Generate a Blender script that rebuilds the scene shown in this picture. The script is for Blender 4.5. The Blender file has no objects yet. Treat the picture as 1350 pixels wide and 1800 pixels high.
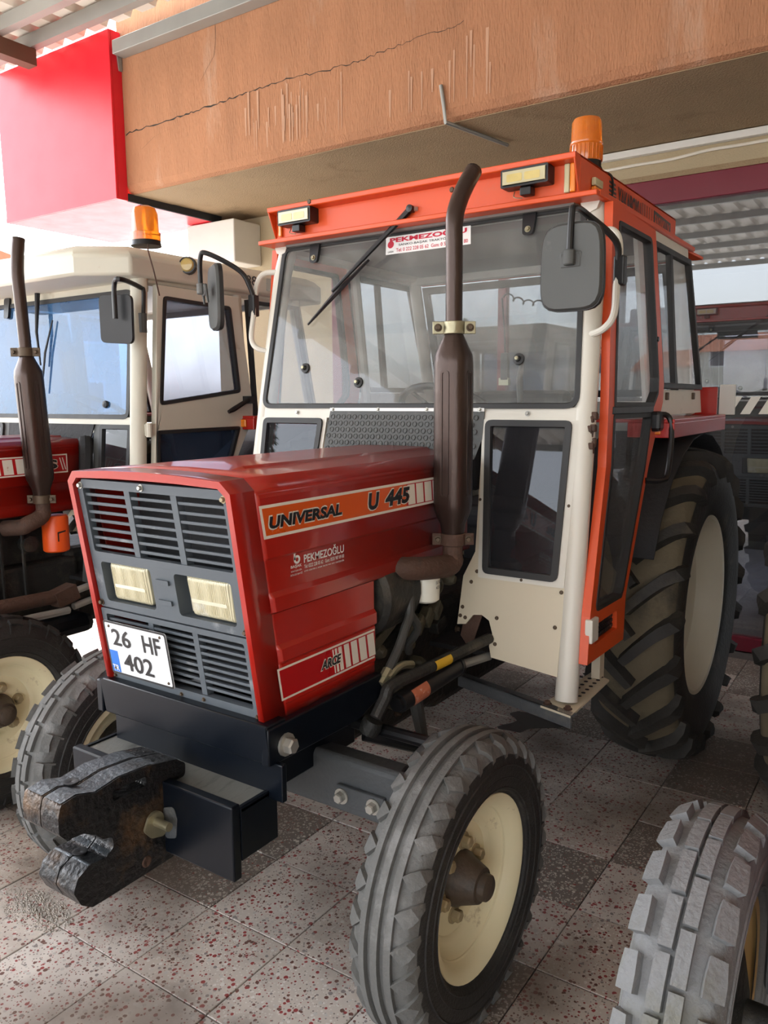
import bpy, bmesh, math, random
from mathutils import Vector, Matrix
from mathutils.geometry import tessellate_polygon
random.seed(7)
R = math.radians
PI = math.pi
scene = bpy.context.scene
col = scene.collection

# ------------------------------------------------------------------ camera (solved from the tractor's own geometry)
W_, H_, F_ = 1350, 1800, 1400.5
CAM = Vector((1.4993, -1.2884, 1.5233)); YAW, PIT, ROL = 0.5979, -0.14221, -0.0072
_fw = Vector((-math.sin(YAW)*math.cos(PIT), math.cos(YAW)*math.cos(PIT), math.sin(PIT)))
_r0 = Vector((math.cos(YAW), math.sin(YAW), 0)); _u0 = _r0.cross(_fw)
_rt = _r0*math.cos(ROL) + _u0*math.sin(ROL); _up = _u0*math.cos(ROL) - _r0*math.sin(ROL)
cd = bpy.data.cameras.new('camera'); cam = bpy.data.objects.new('camera', cd); col.objects.link(cam)
cd.sensor_fit = 'HORIZONTAL'; cd.sensor_width = 36; cd.lens = 36*F_/W_; cd.clip_start = .05; cd.clip_end = 500
cam.matrix_world = Matrix(((_rt.x, _up.x, -_fw.x, CAM.x), (_rt.y, _up.y, -_fw.y, CAM.y), (_rt.z, _up.z, -_fw.z, CAM.z), (0, 0, 0, 1)))
scene.camera = cam

# ------------------------------------------------------------------ world, sun, exposure
wd = bpy.data.worlds.new('world'); scene.world = wd; wd.use_nodes = True
wn = wd.node_tree; bg = wn.nodes['Background']
sky = wn.nodes.new('ShaderNodeTexSky'); sky.sky_type = 'NISHITA'; sky.sun_disc = False
SUN_EL, SUN_AZ = R(57), R(-78)          # azimuth measured from +Y towards +X
sky.sun_elevation = SUN_EL; sky.sun_rotation = SUN_AZ; sky.air_density = 1.0; sky.dust_density = 2.5; sky.ozone_density = 1.0
hs_ = wn.nodes.new('ShaderNodeHueSaturation'); hs_.inputs['Saturation'].default_value = .32; wn.links.new(sky.outputs[0], hs_.inputs['Color'])
wn.links.new(hs_.outputs[0], bg.inputs[0]); bg.inputs[1].default_value = 0.42
sd_ = Vector((math.sin(SUN_AZ)*math.cos(SUN_EL), math.cos(SUN_AZ)*math.cos(SUN_EL), math.sin(SUN_EL)))
sl = bpy.data.lights.new('sun', 'SUN'); sl.energy = 3.6; sl.angle = R(.6); sl.color = (1, .96, .9)
so = bpy.data.objects.new('sun', sl); col.objects.link(so); so.rotation_euler = sd_.to_track_quat('Z', 'Y').to_euler(); so.location = (-8, -4, 9)
vs = scene.view_settings; vs.view_transform = 'Standard'; vs.look = 'None'; vs.gamma = 1; vs.use_curve_mapping = False; vs.exposure = 1.5

# ------------------------------------------------------------------ pixels -> points
def ray(px, py): return _fw + _rt*((px-675)/F_) - _up*((py-900)/F_)
def onp(px, py, n, d):
    n = Vector(n); r = ray(px, py); t = (d - n.dot(CAM))/n.dot(r); return CAM + r*t
def pX(px, py, x): return onp(px, py, (1, 0, 0), x)
def pY(px, py, y): return onp(px, py, (0, 1, 0), y)
def pZ(px, py, z): return onp(px, py, (0, 0, 1), z)

# ------------------------------------------------------------------ materials
MATS = {}
def mat(name, c, rough=.5, metal=0, var=.12, vscale=6, bump=0, bscale=80, c2=None, c2amt=0, c2scale=3, coat=0, spec=.5, emit=None, estr=0, alpha=1, rvar=.1, stretch=None):
    m = bpy.data.materials.new(name); m.use_nodes = True; nt = m.node_tree; b = nt.nodes['Principled BSDF']; L = nt.links
    tc = nt.nodes.new('ShaderNodeTexCoord'); src = tc.outputs['Object']
    if stretch:
        mp = nt.nodes.new('ShaderNodeMapping'); mp.inputs['Scale'].default_value = stretch; L.new(src, mp.inputs[0]); src = mp.outputs[0]
    n1 = nt.nodes.new('ShaderNodeTexNoise'); n1.inputs['Scale'].default_value = vscale; n1.inputs['Detail'].default_value = 6; L.new(src, n1.inputs['Vector'])
    mx = nt.nodes.new('ShaderNodeMix'); mx.data_type = 'RGBA'
    mx.inputs[6].default_value = (c[0]*(1-var), c[1]*(1-var), c[2]*(1-var), 1); mx.inputs[7].default_value = (min(1, c[0]*(1+var)), min(1, c[1]*(1+var)), min(1, c[2]*(1+var)), 1)
    L.new(n1.outputs['Fac'], mx.inputs[0]); out = mx.outputs[2]
    if c2:
        n2 = nt.nodes.new('ShaderNodeTexNoise'); n2.inputs['Scale'].default_value = c2scale; n2.inputs['Detail'].default_value = 8; n2.inputs['Roughness'].default_value = .65; L.new(src, n2.inputs['Vector'])
        rp = nt.nodes.new('ShaderNodeValToRGB'); rp.color_ramp.elements[0].position = .62-c2amt*.3; rp.color_ramp.elements[1].position = .74-c2amt*.1
        L.new(n2.outputs['Fac'], rp.inputs[0]); m2 = nt.nodes.new('ShaderNodeMix'); m2.data_type = 'RGBA'
        L.new(rp.outputs[0], m2.inputs[0]); L.new(out, m2.inputs[6]); m2.inputs[7].default_value = (*c2, 1); out = m2.outputs[2]
    L.new(out, b.inputs['Base Color'])
    b.inputs['Metallic'].default_value = metal; b.inputs['Specular IOR Level'].default_value = spec
    mr = nt.nodes.new('ShaderNodeMapRange'); mr.inputs[3].default_value = max(.02, rough-rvar); mr.inputs[4].default_value = min(1, rough+rvar); L.new(n1.outputs['Fac'], mr.inputs[0]); L.new(mr.outputs[0], b.inputs['Roughness'])
    if coat: b.inputs['Coat Weight'].default_value = coat; b.inputs['Coat Roughness'].default_value = .08
    if bump:
        n3 = nt.nodes.new('ShaderNodeTexNoise'); n3.inputs['Scale'].default_value = bscale; n3.inputs['Detail'].default_value = 5; L.new(src, n3.inputs['Vector'])
        bp = nt.nodes.new('ShaderNodeBump'); bp.inputs['Strength'].default_value = bump; bp.inputs['Distance'].default_value = .01; L.new(n3.outputs['Fac'], bp.inputs['Height']); L.new(bp.outputs[0], b.inputs['Normal'])
    if emit: b.inputs['Emission Color'].default_value = (*emit, 1); b.inputs['Emission Strength'].default_value = estr
    MATS[name] = m; return m
def glass(name, tint, ior=1.5, rough=.02, dust=None, dustamt=0.):
    m = bpy.data.materials.new(name); m.use_nodes = True; nt = m.node_tree; nt.nodes.remove(nt.nodes['Principled BSDF']); o = nt.nodes['Material Output']; L = nt.links
    t = nt.nodes.new('ShaderNodeBsdfTransparent'); t.inputs[0].default_value = (tint[0]**.5, tint[1]**.5, tint[2]**.5, 1)
    gl = nt.nodes.new('ShaderNodeBsdfGlossy'); gl.inputs['Roughness'].default_value = rough; gl.inputs[0].default_value = (.95, .97, 1, 1)
    fr = nt.nodes.new('ShaderNodeFresnel'); fr.inputs[0].default_value = ior
    gm = nt.nodes.new('ShaderNodeNewGeometry'); iv = nt.nodes.new('ShaderNodeMath'); iv.operation = 'SUBTRACT'; iv.inputs[0].default_value = 1; L.new(gm.outputs['Backfacing'], iv.inputs[1])
    ml = nt.nodes.new('ShaderNodeMath'); ml.operation = 'MULTIPLY'; L.new(fr.outputs[0], ml.inputs[0]); L.new(iv.outputs[0], ml.inputs[1])
    mx = nt.nodes.new('ShaderNodeMixShader'); L.new(ml.outputs[0], mx.inputs[0]); L.new(t.outputs[0], mx.inputs[1]); L.new(gl.outputs[0], mx.inputs[2]); fin = mx.outputs[0]
    if dust:  # thin veil: dust on most panes, painted sky blue on the blue ones
        d = nt.nodes.new('ShaderNodeBsdfDiffuse'); d.inputs[0].default_value = (*dust, 1)
        n = nt.nodes.new('ShaderNodeTexNoise'); n.inputs['Scale'].default_value = 5; n.inputs['Detail'].default_value = 8
        tc = nt.nodes.new('ShaderNodeTexCoord'); L.new(tc.outputs['Object'], n.inputs['Vector'])
        mr = nt.nodes.new('ShaderNodeMapRange'); mr.inputs[1].default_value = .3; mr.inputs[2].default_value = .75; mr.inputs[3].default_value = dustamt*.6; mr.inputs[4].default_value = dustamt*1.4; L.new(n.outputs['Fac'], mr.inputs[0])
        m2 = nt.nodes.new('ShaderNodeMixShader'); L.new(mr.outputs[0], m2.inputs[0]); L.new(fin, m2.inputs[1]); L.new(d.outputs[0], m2.inputs[2]); fin = m2.outputs[0]
    L.new(fin, o.inputs[0]); MATS[name] = m; return m

mat('red', (.41, .013, .006), .30, 0, .08, 3, coat=.45, rvar=.05)
mat('red_decal', (.45, .006, .008), .3, 0, .05)
mat('orange_decal', (.70, .10, .010), .3, 0, .05, c2=(.8, .55, .4), c2amt=-.12, c2scale=14)
mat('orange', (.66, .075, .010), .42, 0, .08, 4, coat=.1, c2=(.55, .1, .04), c2amt=.0, c2scale=5)
mat('white', (.66, .63, .55), .4, 0, .06, 3, c2=(.5, .42, .32), c2amt=-.02, c2scale=5)
mat('cream_panel', (.62, .55, .41), .5, 0, .08, 3, c2=(.42, .34, .22), c2amt=.02, c2scale=4)
mat('cream_cab', (.62, .60, .50), .45, 0, .06, 3, c2=(.42, .33, .22), c2amt=-.06, c2scale=5)
mat('rim_cream', (.78, .70, .46), .45, 0, .07, 5, c2=(.30, .2, .1), c2amt=-.06, c2scale=9)
mat('rim_grey', (.78, .71, .56), .5, 0, .08, 5, c2=(.25, .15, .09), c2amt=-.02, c2scale=7)
mat('rim_yellow', (.62, .42, .18), .55, 0, .15, 6, c2=(.3, .2, .12), c2amt=.1, c2scale=6)
mat('rubber', (.022, .021, .020), .6, 0, .3, 9, .3, 120, c2=(.05, .048, .044), c2amt=.2, c2scale=6, spec=.4)
mat('rubber_grey', (.12, .12, .115), .74, 0, .2, 8, .3, 120, c2=(.22, .22, .215), c2amt=.3, c2scale=7, spec=.35)
mat('rubber_blue', (.19, .195, .20), .75, 0, .15, 8, .4, 90, c2=(.15, .15, .12), c2amt=.3, c2scale=5, spec=.3)
mat('tyre_dust', (.13, .105, .065), .85, 0, .3, 9, .3, 60, c2=(.05, .042, .03), c2amt=.25, c2scale=5)
mat('rubber_mud', (.030, .028, .025), .62, 0, .3, 9, .3, 60, c2=(.075, .066, .05), c2amt=.2, c2scale=5, spec=.4)
mat('black', (.007, .007, .008), .4, 0, .2, 10)
mat('black_matt', (.018, .018, .02), .75, 0, .3, 10, .3, 60)
mat('navy', (.003, .005, .009), .32, 0, .15, 5, c2=(.03, .033, .036), c2amt=-.02, c2scale=6, spec=.28)
mat('grille_grey', (.085, .100, .115), .6, 0, .12, 12, c2=(.22, .23, .24), c2amt=.06, c2scale=10)
mat('plastic_grey', (.075, .078, .075), .6, 0, .12, 6, c2=(.16, .16, .15), c2amt=.12, c2scale=7)
mat('gasket', (.02, .02, .02), .55, 0, .3, 20)
mat('cast_iron', (.014, .014, .015), .36, .3, .3, 20, .7, 60, c2=(.13, .07, .03), c2amt=.34, c2scale=6)
mat('worn_steel', (.10, .115, .13), .42, .5, .2, 10, .35, 70, c2=(.045, .04, .038), c2amt=.3, c2scale=10)
mat('tray_steel', (.20, .205, .19), .45, .4, .25, 6, .1, 60, c2=(.07, .07, .07), c2amt=.3, c2scale=5, stretch=(4, 1, 1))
mat('axle_grey', (.075, .082, .088), .6, .1, .2, 8, .3, 80, c2=(.16, .15, .13), c2amt=.2, c2scale=6)
mat('engine', (.022, .022, .02), .55, .2, .4, 12, .5, 50, c2=(.075, .066, .048), c2amt=.3, c2scale=8)
mat('engine_tan', (.10, .09, .06), .6, .2, .4, 12, .4, 50, c2=(.03, .028, .02), c2amt=.4, c2scale=12)
mat('hose', (.05, .05, .046), .6, 0, .2, 20)
mat('rust', (.085, .045, .03), .75, .1, .35, 12, .5, 60, c2=(.05, .04, .035), c2amt=.2, c2scale=10)
mat('rust_pipe', (.062, .041, .034), .33, .6, .2, 8, .15, 60, c2=(.035, .025, .021), c2amt=.2, c2scale=6, stretch=(1, 1, .4))
mat('zinc', (.36, .33, .22), .4, .7, .2, 20, .2, 60)
mat('bolt', (.45, .44, .40), .4, .7, .2, 20)
mat('bolt_dark', (.10, .07, .045), .55, .5, .3, 20)
mat('brown_hub', (.075, .055, .04), .5, .2, .3, 10, .3, 60, c2=(.03, .025, .02), c2amt=.2, c2scale=12)
mat('nut', (.36, .29, .17), .55, .2, .2, 20)
mat('white_plain', (.80, .80, .78), .4, 0, .03)
mat('plate_white', (.78, .80, .82), .35, 0, .04, c2=(.45, .45, .45), c2amt=-.12, c2scale=25)
mat('plate_blue', (.01, .16, .62), .35, 0, .05)
mat('ink', (.012, .012, .014), .4, 0, .1)
mat('sticker_cream', (.80, .76, .66), .4, 0, .05, c2=(.5, .3, .2), c2amt=-.15, c2scale=30)
mat('sticker_yellow', (.70, .42, .02), .45, 0, .1)
mat('sticker_red', (.55, .02, .05), .4, 0, .05)
mat('filter_orange', (.85, .10, .01), .35, 0, .05)
mat('filter_white', (.78, .77, .66), .4, 0, .05)
mat('lens_yellow', (.52, .47, .28), .18, 0, .06, 30, coat=.6)
mat('lens_core', (.60, .47, .16), .2, 0, .2, 30, coat=.5)
mat('amber', (.80, .22, .01), .18, 0, .1, 20, coat=.7)
mat('chrome', (.6, .6, .58), .2, 1, .05)
mat('plaster', (.41, .20, .108), .9, 0, .2, 9, .9, 110, c2=(.50, .32, .22), c2amt=.16, c2scale=2.6, stretch=(1, 1, .22), spec=.2)
mat('soffit', (.34, .25, .15), .92, 0, .18, 2.5, .6, 120, c2=(.22, .15, .085), c2amt=.2, c2scale=2, spec=.2)
mat('wall_beige', (.46, .38, .25), .9, 0, .1, 3, .3, 100, spec=.2)
mat('maroon', (.165, .006, .022), .35, 0, .06)
mat('sign_red', (.74, .015, .03), .34, 0, .03, coat=.0, spec=.4)
mat('steel_grey', (.33, .335, .31), .5, .3, .12, 6)
mat('steel_brown', (.12, .06, .035), .6, .1, .2, 6)
mat('sheet', (.74, .68, .60), .55, .1, .1, 3)
mat('crack', (.03, .025, .02), .9, 0, .2)
mat('concrete', (.50, .49, .47), .9, 0, .12, 1.5, .2, 40, c2=(.36, .355, .35), c2amt=.05, c2scale=1.2)
mat('swept', (.36, .33, .29), .95, 0, .3, 40)
mat('mortar', (.09, .085, .08), .9, 0, .25, 12, .3, 60)
mat('seat_fabric', (.05, .05, .055), .8, 0, .2)
mat('interior_grey', (.18, .17, .16), .7, 0, .1)
mat('room_wall', (.30, .29, .27), .9, 0, .05)
mat('room_floor', (.06, .055, .06), .35, 0, .15)
mat('foliage', (.05, .09, .03), .8, 0, .4, 10)
mat('bark', (.1, .07, .05), .9, 0, .3)
mat('house_wall', (.62, .58, .5), .85, 0, .05)
mat('roof_tile', (.35, .12, .06), .8, 0, .15)
mat('black_louvre', (.01, .01, .012), .35, 0, .2)
mat('box_white', (.70, .69, .64), .5, 0, .05)
mat('led_white', (.80, .79, .74), .5, 0, .04)
mat('headlamp', (.66, .60, .40), .16, .1, .08, 20, coat=.6, c2=(.80, .79, .72), c2amt=.12, c2scale=12)
_n = MATS['headlamp'].node_tree; _w = _n.nodes.new('ShaderNodeTexWave'); _w.wave_type = 'BANDS'; _w.bands_direction = 'X'; _w.inputs['Scale'].default_value = 55; _w.inputs['Distortion'].default_value = .3
_t = _n.nodes.new('ShaderNodeTexCoord'); _n.links.new(_t.outputs['Object'], _w.inputs['Vector']); _b = _n.nodes.new('ShaderNodeBump'); _b.inputs['Strength'].default_value = .5; _b.inputs['Distance'].default_value = .004
_n.links.new(_w.outputs['Fac'], _b.inputs['Height']); _n.links.new(_b.outputs[0], _n.nodes['Principled BSDF'].inputs['Normal'])
mat('sticker_warn', (.55, .16, .08), .45, 0, .3, 60, c2=(.7, .65, .6), c2amt=.2, c2scale=60)
mat('decal_dark', (.05,.045,.04), .5)
mat('decal_brown', (.30,.05,.02), .5)
mat('beacon_amber', (.85, .22, .01), .12, 0, .05, 20, coat=.5)
MATS['beacon_amber'].node_tree.nodes['Principled BSDF'].inputs['Transmission Weight'].default_value = .45
mat('sticker_map', (.45,.5,.45), .5, 0, .1, 20, c2=(.12,.3,.45), c2amt=.2, c2scale=25)
mat('lens_clear', (.70, .66, .50), .1, .1, .06, 20, coat=.8)
mat('oil', (.02, .018, .016), .35, 0, .3)
mat('curtain', (.3, .3, .28), .9)
mat('lime', (.50,.295,.19), .95, 0, .12)
glass('windscreen', (.82, .86, .89), 1.5, .01, (.42, .42, .39), .17)
glass('side_glass', (.86, .87, .88), 1.5, .01, (.4, .4, .4), .07)
glass('tinted', (.18, .17, .20), 1.5, .01, (.3, .3, .32), .05)
glass('sky_reflection_pane', (.10, .15, .25), 1.6, .01, (.2, .27, .4), .12)  # bluish reflection in the lower door glass, painted into tint and veil
glass('shop_glass', (.66, .68, .70), 2.3, .005, (.4, .4, .4), .05)
glass('sky_reflection_glass', (.045, .115, .27), 1.6, .01, (.15, .33, .60), .26)  # blue sky reflection put into the windscreen's tint and veil colour
glass('dusk_glass', (.20, .22, .28), 1.5, .01, (.35, .36, .4), .14)

# ------------------------------------------------------------------ mesh helpers
class MB:
    def __init__(s): s.v = []; s.f = []
    def add(s, vs, fs):
        o = len(s.v); s.v += [Vector(a) for a in vs]; s.f += [tuple(i+o for i in f) for f in fs]; return s
    def box(s, a, b):
        x0, y0, z0 = a; x1, y1, z1 = b
        return s.add([(x0,y0,z0),(x1,y0,z0),(x1,y1,z0),(x0,y1,z0),(x0,y0,z1),(x1,y0,z1),(x1,y1,z1),(x0,y1,z1)], [(0,3,2,1),(4,5,6,7),(0,1,5,4),(1,2,6,5),(2,3,7,6),(3,0,4,7)])
    def obox(s, c, ax, ay, az):
        c = Vector(c); ax = Vector(ax); ay = Vector(ay); az = Vector(az)
        return s.add([c-ax-ay-az, c+ax-ay-az, c+ax+ay-az, c-ax+ay-az, c-ax-ay+az, c+ax-ay+az, c+ax+ay+az, c-ax+ay+az], [(0,3,2,1),(4,5,6,7),(0,1,5,4),(1,2,6,5),(2,3,7,6),(3,0,4,7)])
    def prism(s, poly, ex):
        n = len(poly); ex = Vector(ex); p = [Vector(a) for a in poly]
        return s.add(p+[a+ex for a in p], [tuple(range(n))[::-1], tuple(range(n, 2*n))]+[(i, (i+1) % n, (i+1) % n+n, i+n) for i in range(n)])
    def tube(s, path, r, n=10, caps=True):
        path = [Vector(a) for a in path]; rs = r if isinstance(r, (list, tuple)) else [r]*len(path)
        o = len(s.v); up = None
        for i, a in enumerate(path):
            d = (path[min(i+1, len(path)-1)]-path[max(i-1, 0)]).normalized()
            if up is None: up = Vector((0,0,1)) if abs(d.z) < .9 else Vector((1,0,0))
            e1 = d.cross(up).normalized(); e2 = e1.cross(d).normalized(); up = e2
            for k in range(n):
                t = 2*PI*k/n; s.v.append(a+e1*math.cos(t)*rs[i]+e2*math.sin(t)*rs[i])
        for i in range(len(path)-1):
            for k in range(n):
                s.f.append((o+i*n+k, o+i*n+(k+1) % n, o+(i+1)*n+(k+1) % n, o+(i+1)*n+k))
        if caps:
            s.f.append(tuple(o+k for k in range(n))[::-1]); s.f.append(tuple(o+(len(path)-1)*n+k for k in range(n)))
        return s
    def lathe(s, prof, c, axis, n=32, close=False):
        c = Vector(c); a = Vector(axis).normalized(); e1 = a.orthogonal().normalized(); e2 = a.cross(e1); o = len(s.v); m = len(prof)
        for k in range(n):
            t = 2*PI*k/n; d = e1*math.cos(t)+e2*math.sin(t)
            for (r, h) in prof: s.v.append(c+d*r+a*h)
        for k in range(n):
            k2 = (k+1) % n
            for i in range(m if close else m-1):
                j = (i+1) % m; s.f.append((o+k*m+i, o+k2*m+i, o+k2*m+j, o+k*m+j))
        return s
    def loft(s, secs, closed=False, cap=False):
        o = len(s.v); m = len(secs[0])
        for q in secs: s.v += [Vector(a) for a in q]
        for i in range(len(secs)-1):
            for k in range(m if closed else m-1):
                k2 = (k+1) % m; s.f.append((o+i*m+k, o+i*m+k2, o+(i+1)*m+k2, o+(i+1)*m+k))
        if cap: s.f.append(tuple(o+k for k in range(m))[::-1]); s.f.append(tuple(o+(len(secs)-1)*m+k for k in range(m)))
        return s
    def plate(s, fn, outer, holes=(), d0=0, d1=.003):
        loops = [outer]+list(holes); flat = [q for lp in loops for q in lp]
        tris = tessellate_polygon([[Vector((q[0], q[1], 0)) for q in lp] for lp in loops])
        n = len(flat); vs = [fn(q[0], q[1], d0) for q in flat]+[fn(q[0], q[1], d1) for q in flat]
        fs = [tuple(t) for t in tris]+[tuple(i+n for i in t)[::-1] for t in tris]; o = 0
        for lp in loops:
            m = len(lp); fs += [(o+i, o+(i+1) % m, o+(i+1) % m+n, o+i+n) for i in range(m)]; o += m
        return s.add(vs, fs)
    def ring(s, fn, outer, inner, d0, d1):
        if len(outer) != len(inner): return s.plate(fn, outer, [inner], d0, d1)
        q = [[fn(a[0], a[1], d) for a in lp] for lp, d in ((outer, d0), (outer, d1), (inner, d1), (inner, d0), (outer, d0))]; return s.loft(q, True)
    def mesh(s, name, m, smooth=35):
        me = bpy.data.meshes.new(name); me.from_pydata([tuple(a) for a in s.v], [], s.f); me.validate()
        b = bmesh.new(); b.from_mesh(me); bmesh.ops.recalc_face_normals(b, faces=b.faces); b.to_mesh(me); b.free()
        if m: me.materials.append(MATS[m] if isinstance(m, str) else m)
        if smooth:
            me.polygons.foreach_set('use_smooth', [True]*len(me.polygons)); me.set_sharp_from_angle(angle=R(smooth))
        return me
    def build(s, name, m, parent=None, smooth=35, bevel=0, seg=2, solid=0):
        o = bpy.data.objects.new(name, s.mesh(name, m, smooth)); col.objects.link(o); o.parent = parent
        if solid: md = o.modifiers.new('solid', 'SOLIDIFY'); md.thickness = solid; md.offset = -1
        if bevel: md = o.modifiers.new('bevel', 'BEVEL'); md.width = bevel; md.segments = seg; md.limit_method = 'ANGLE'; md.angle_limit = R(40); md.harden_normals = False
        return o
def put(me, name, parent, loc=(0,0,0), rot=(0,0,0), sc=None):
    o = bpy.data.objects.new(name, me); col.objects.link(o); o.parent = parent; o.location = loc; o.rotation_euler = rot
    if sc: o.scale = sc
    return o
def empty(name, loc=(0,0,0), parent=None):
    o = bpy.data.objects.new(name, None); col.objects.link(o); o.location = loc; o.parent = parent; o.empty_display_size = .1; return o
def tag(o, label=None, cat=None, group=None, kind=None):
    if label: o['label'] = label
    if cat: o['category'] = cat
    if group: o['group'] = group
    if kind: o['kind'] = kind
    return o
def fillet(poly, r, n=4):
    out = []; m = len(poly)
    for i in range(m):
        a, b, c = Vector(poly[i-1]), Vector(poly[i]), Vector(poly[(i+1) % m]); u = (a-b); w = (c-b); lu, lw = u.length, w.length; u.normalize(); w.normalize()
        ang = u.angle(w); rr = r[i] if isinstance(r, (list, tuple)) else r
        if rr <= 0 or ang > PI*.985: out.append(tuple(b)); continue
        t = min(rr/math.tan(ang/2), lu*.45, lw*.45); p0 = b+u*t; p1 = b+w*t
        for k in range(n+1):
            q = k/n; out.append(tuple(p0*(1-q)**2+b*2*q*(1-q)+p1*q*q))
    return out
def inset(poly, d):
    m = len(poly); cx = sum(q[0] for q in poly)/m; cy = sum(q[1] for q in poly)/m
    area = sum(poly[i-1][0]*poly[i][1]-poly[i][0]*poly[i-1][1] for i in range(m)); sg = 1 if area > 0 else -1; out = []
    for i in range(m):
        a, b, c = Vector(poly[i-1]), Vector(poly[i]), Vector(poly[(i+1) % m]); e1 = (b-a).normalized(); e2 = (c-b).normalized()
        n1 = Vector((-e1.y, e1.x))*sg; n2 = Vector((-e2.y, e2.x))*sg; k = 1+n1.dot(n2); out.append(tuple(b+(n1+n2)*(d/max(k, .2))))
    return out
def rr(u0, u1, w0, w1, r, n=4): return fillet([(u0, w0), (u1, w0), (u1, w1), (u0, w1)], r, n)
def bez(pts, n=8):
    # smooth curve through points (catmull-rom)
    P = [Vector(a) for a in pts]; P = [P[0]*2-P[1]]+P+[P[-1]*2-P[-2]]; out = []
    for i in range(1, len(P)-2):
        for k in range(n):
            t = k/n; a, b, c, d = P[i-1], P[i], P[i+1], P[i+2]
            out.append(.5*((2*b)+(c-a)*t+(2*a-5*b+4*c-d)*t*t+(3*b-a-3*c+d)*t**3))
    out.append(P[-2]); return out
_tx = {}
def text(body, p00, p10, p01, m, parent, name='lettering', off=0., ext=.0006, italic=0.):
    """writing stretched over the parallelogram p00 (lower left), p10 (lower right), p01 (upper left)"""
    key = (body, off, italic)
    if key not in _tx:
        cu = bpy.data.curves.new('t', 'FONT'); cu.body = body; cu.size = 1; cu.offset = off; cu.resolution_u = 3; cu.shear = italic
        ob = bpy.data.objects.new('t', cu); col.objects.link(ob); dg = bpy.context.evaluated_depsgraph_get(); dg.update()
        me = bpy.data.meshes.new_from_object(ob.evaluated_get(dg)); bpy.data.objects.remove(ob)
        _tx[key] = ([tuple(q.co) for q in me.vertices], [tuple(q.vertices) for q in me.polygons])
    vs, fs = _tx[key]; p00, p10, p01 = Vector(p00), Vector(p10), Vector(p01); u = p10-p00; w = p01-p00; nn = u.cross(w).normalized()
    x0 = min(q[0] for q in vs); x1 = max(q[0] for q in vs); y0 = min(q[1] for q in vs); y1 = max(q[1] for q in vs)
    b = MB(); b.add([p00+u*((q[0]-x0)/(x1-x0))+w*((q[1]-y0)/(y1-y0))+nn*ext for q in vs], fs)
    o = bpy.data.objects.new(name, b.mesh(name, m, 0)); col.objects.link(o); o.parent = parent; return o
def hexbolt(b, c, axis, r, h, washer=True):
    a = Vector(axis).normalized(); c = Vector(c)
    if washer: b.lathe([(0, 0), (r*1.45, 0), (r*1.45, h*.2), (0, h*.2)], c, a, 14)
    b.lathe([(0, h*.2), (r, h*.2), (r, h*.85), (r*.8, h), (0, h)], c, a, 6); return b
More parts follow.
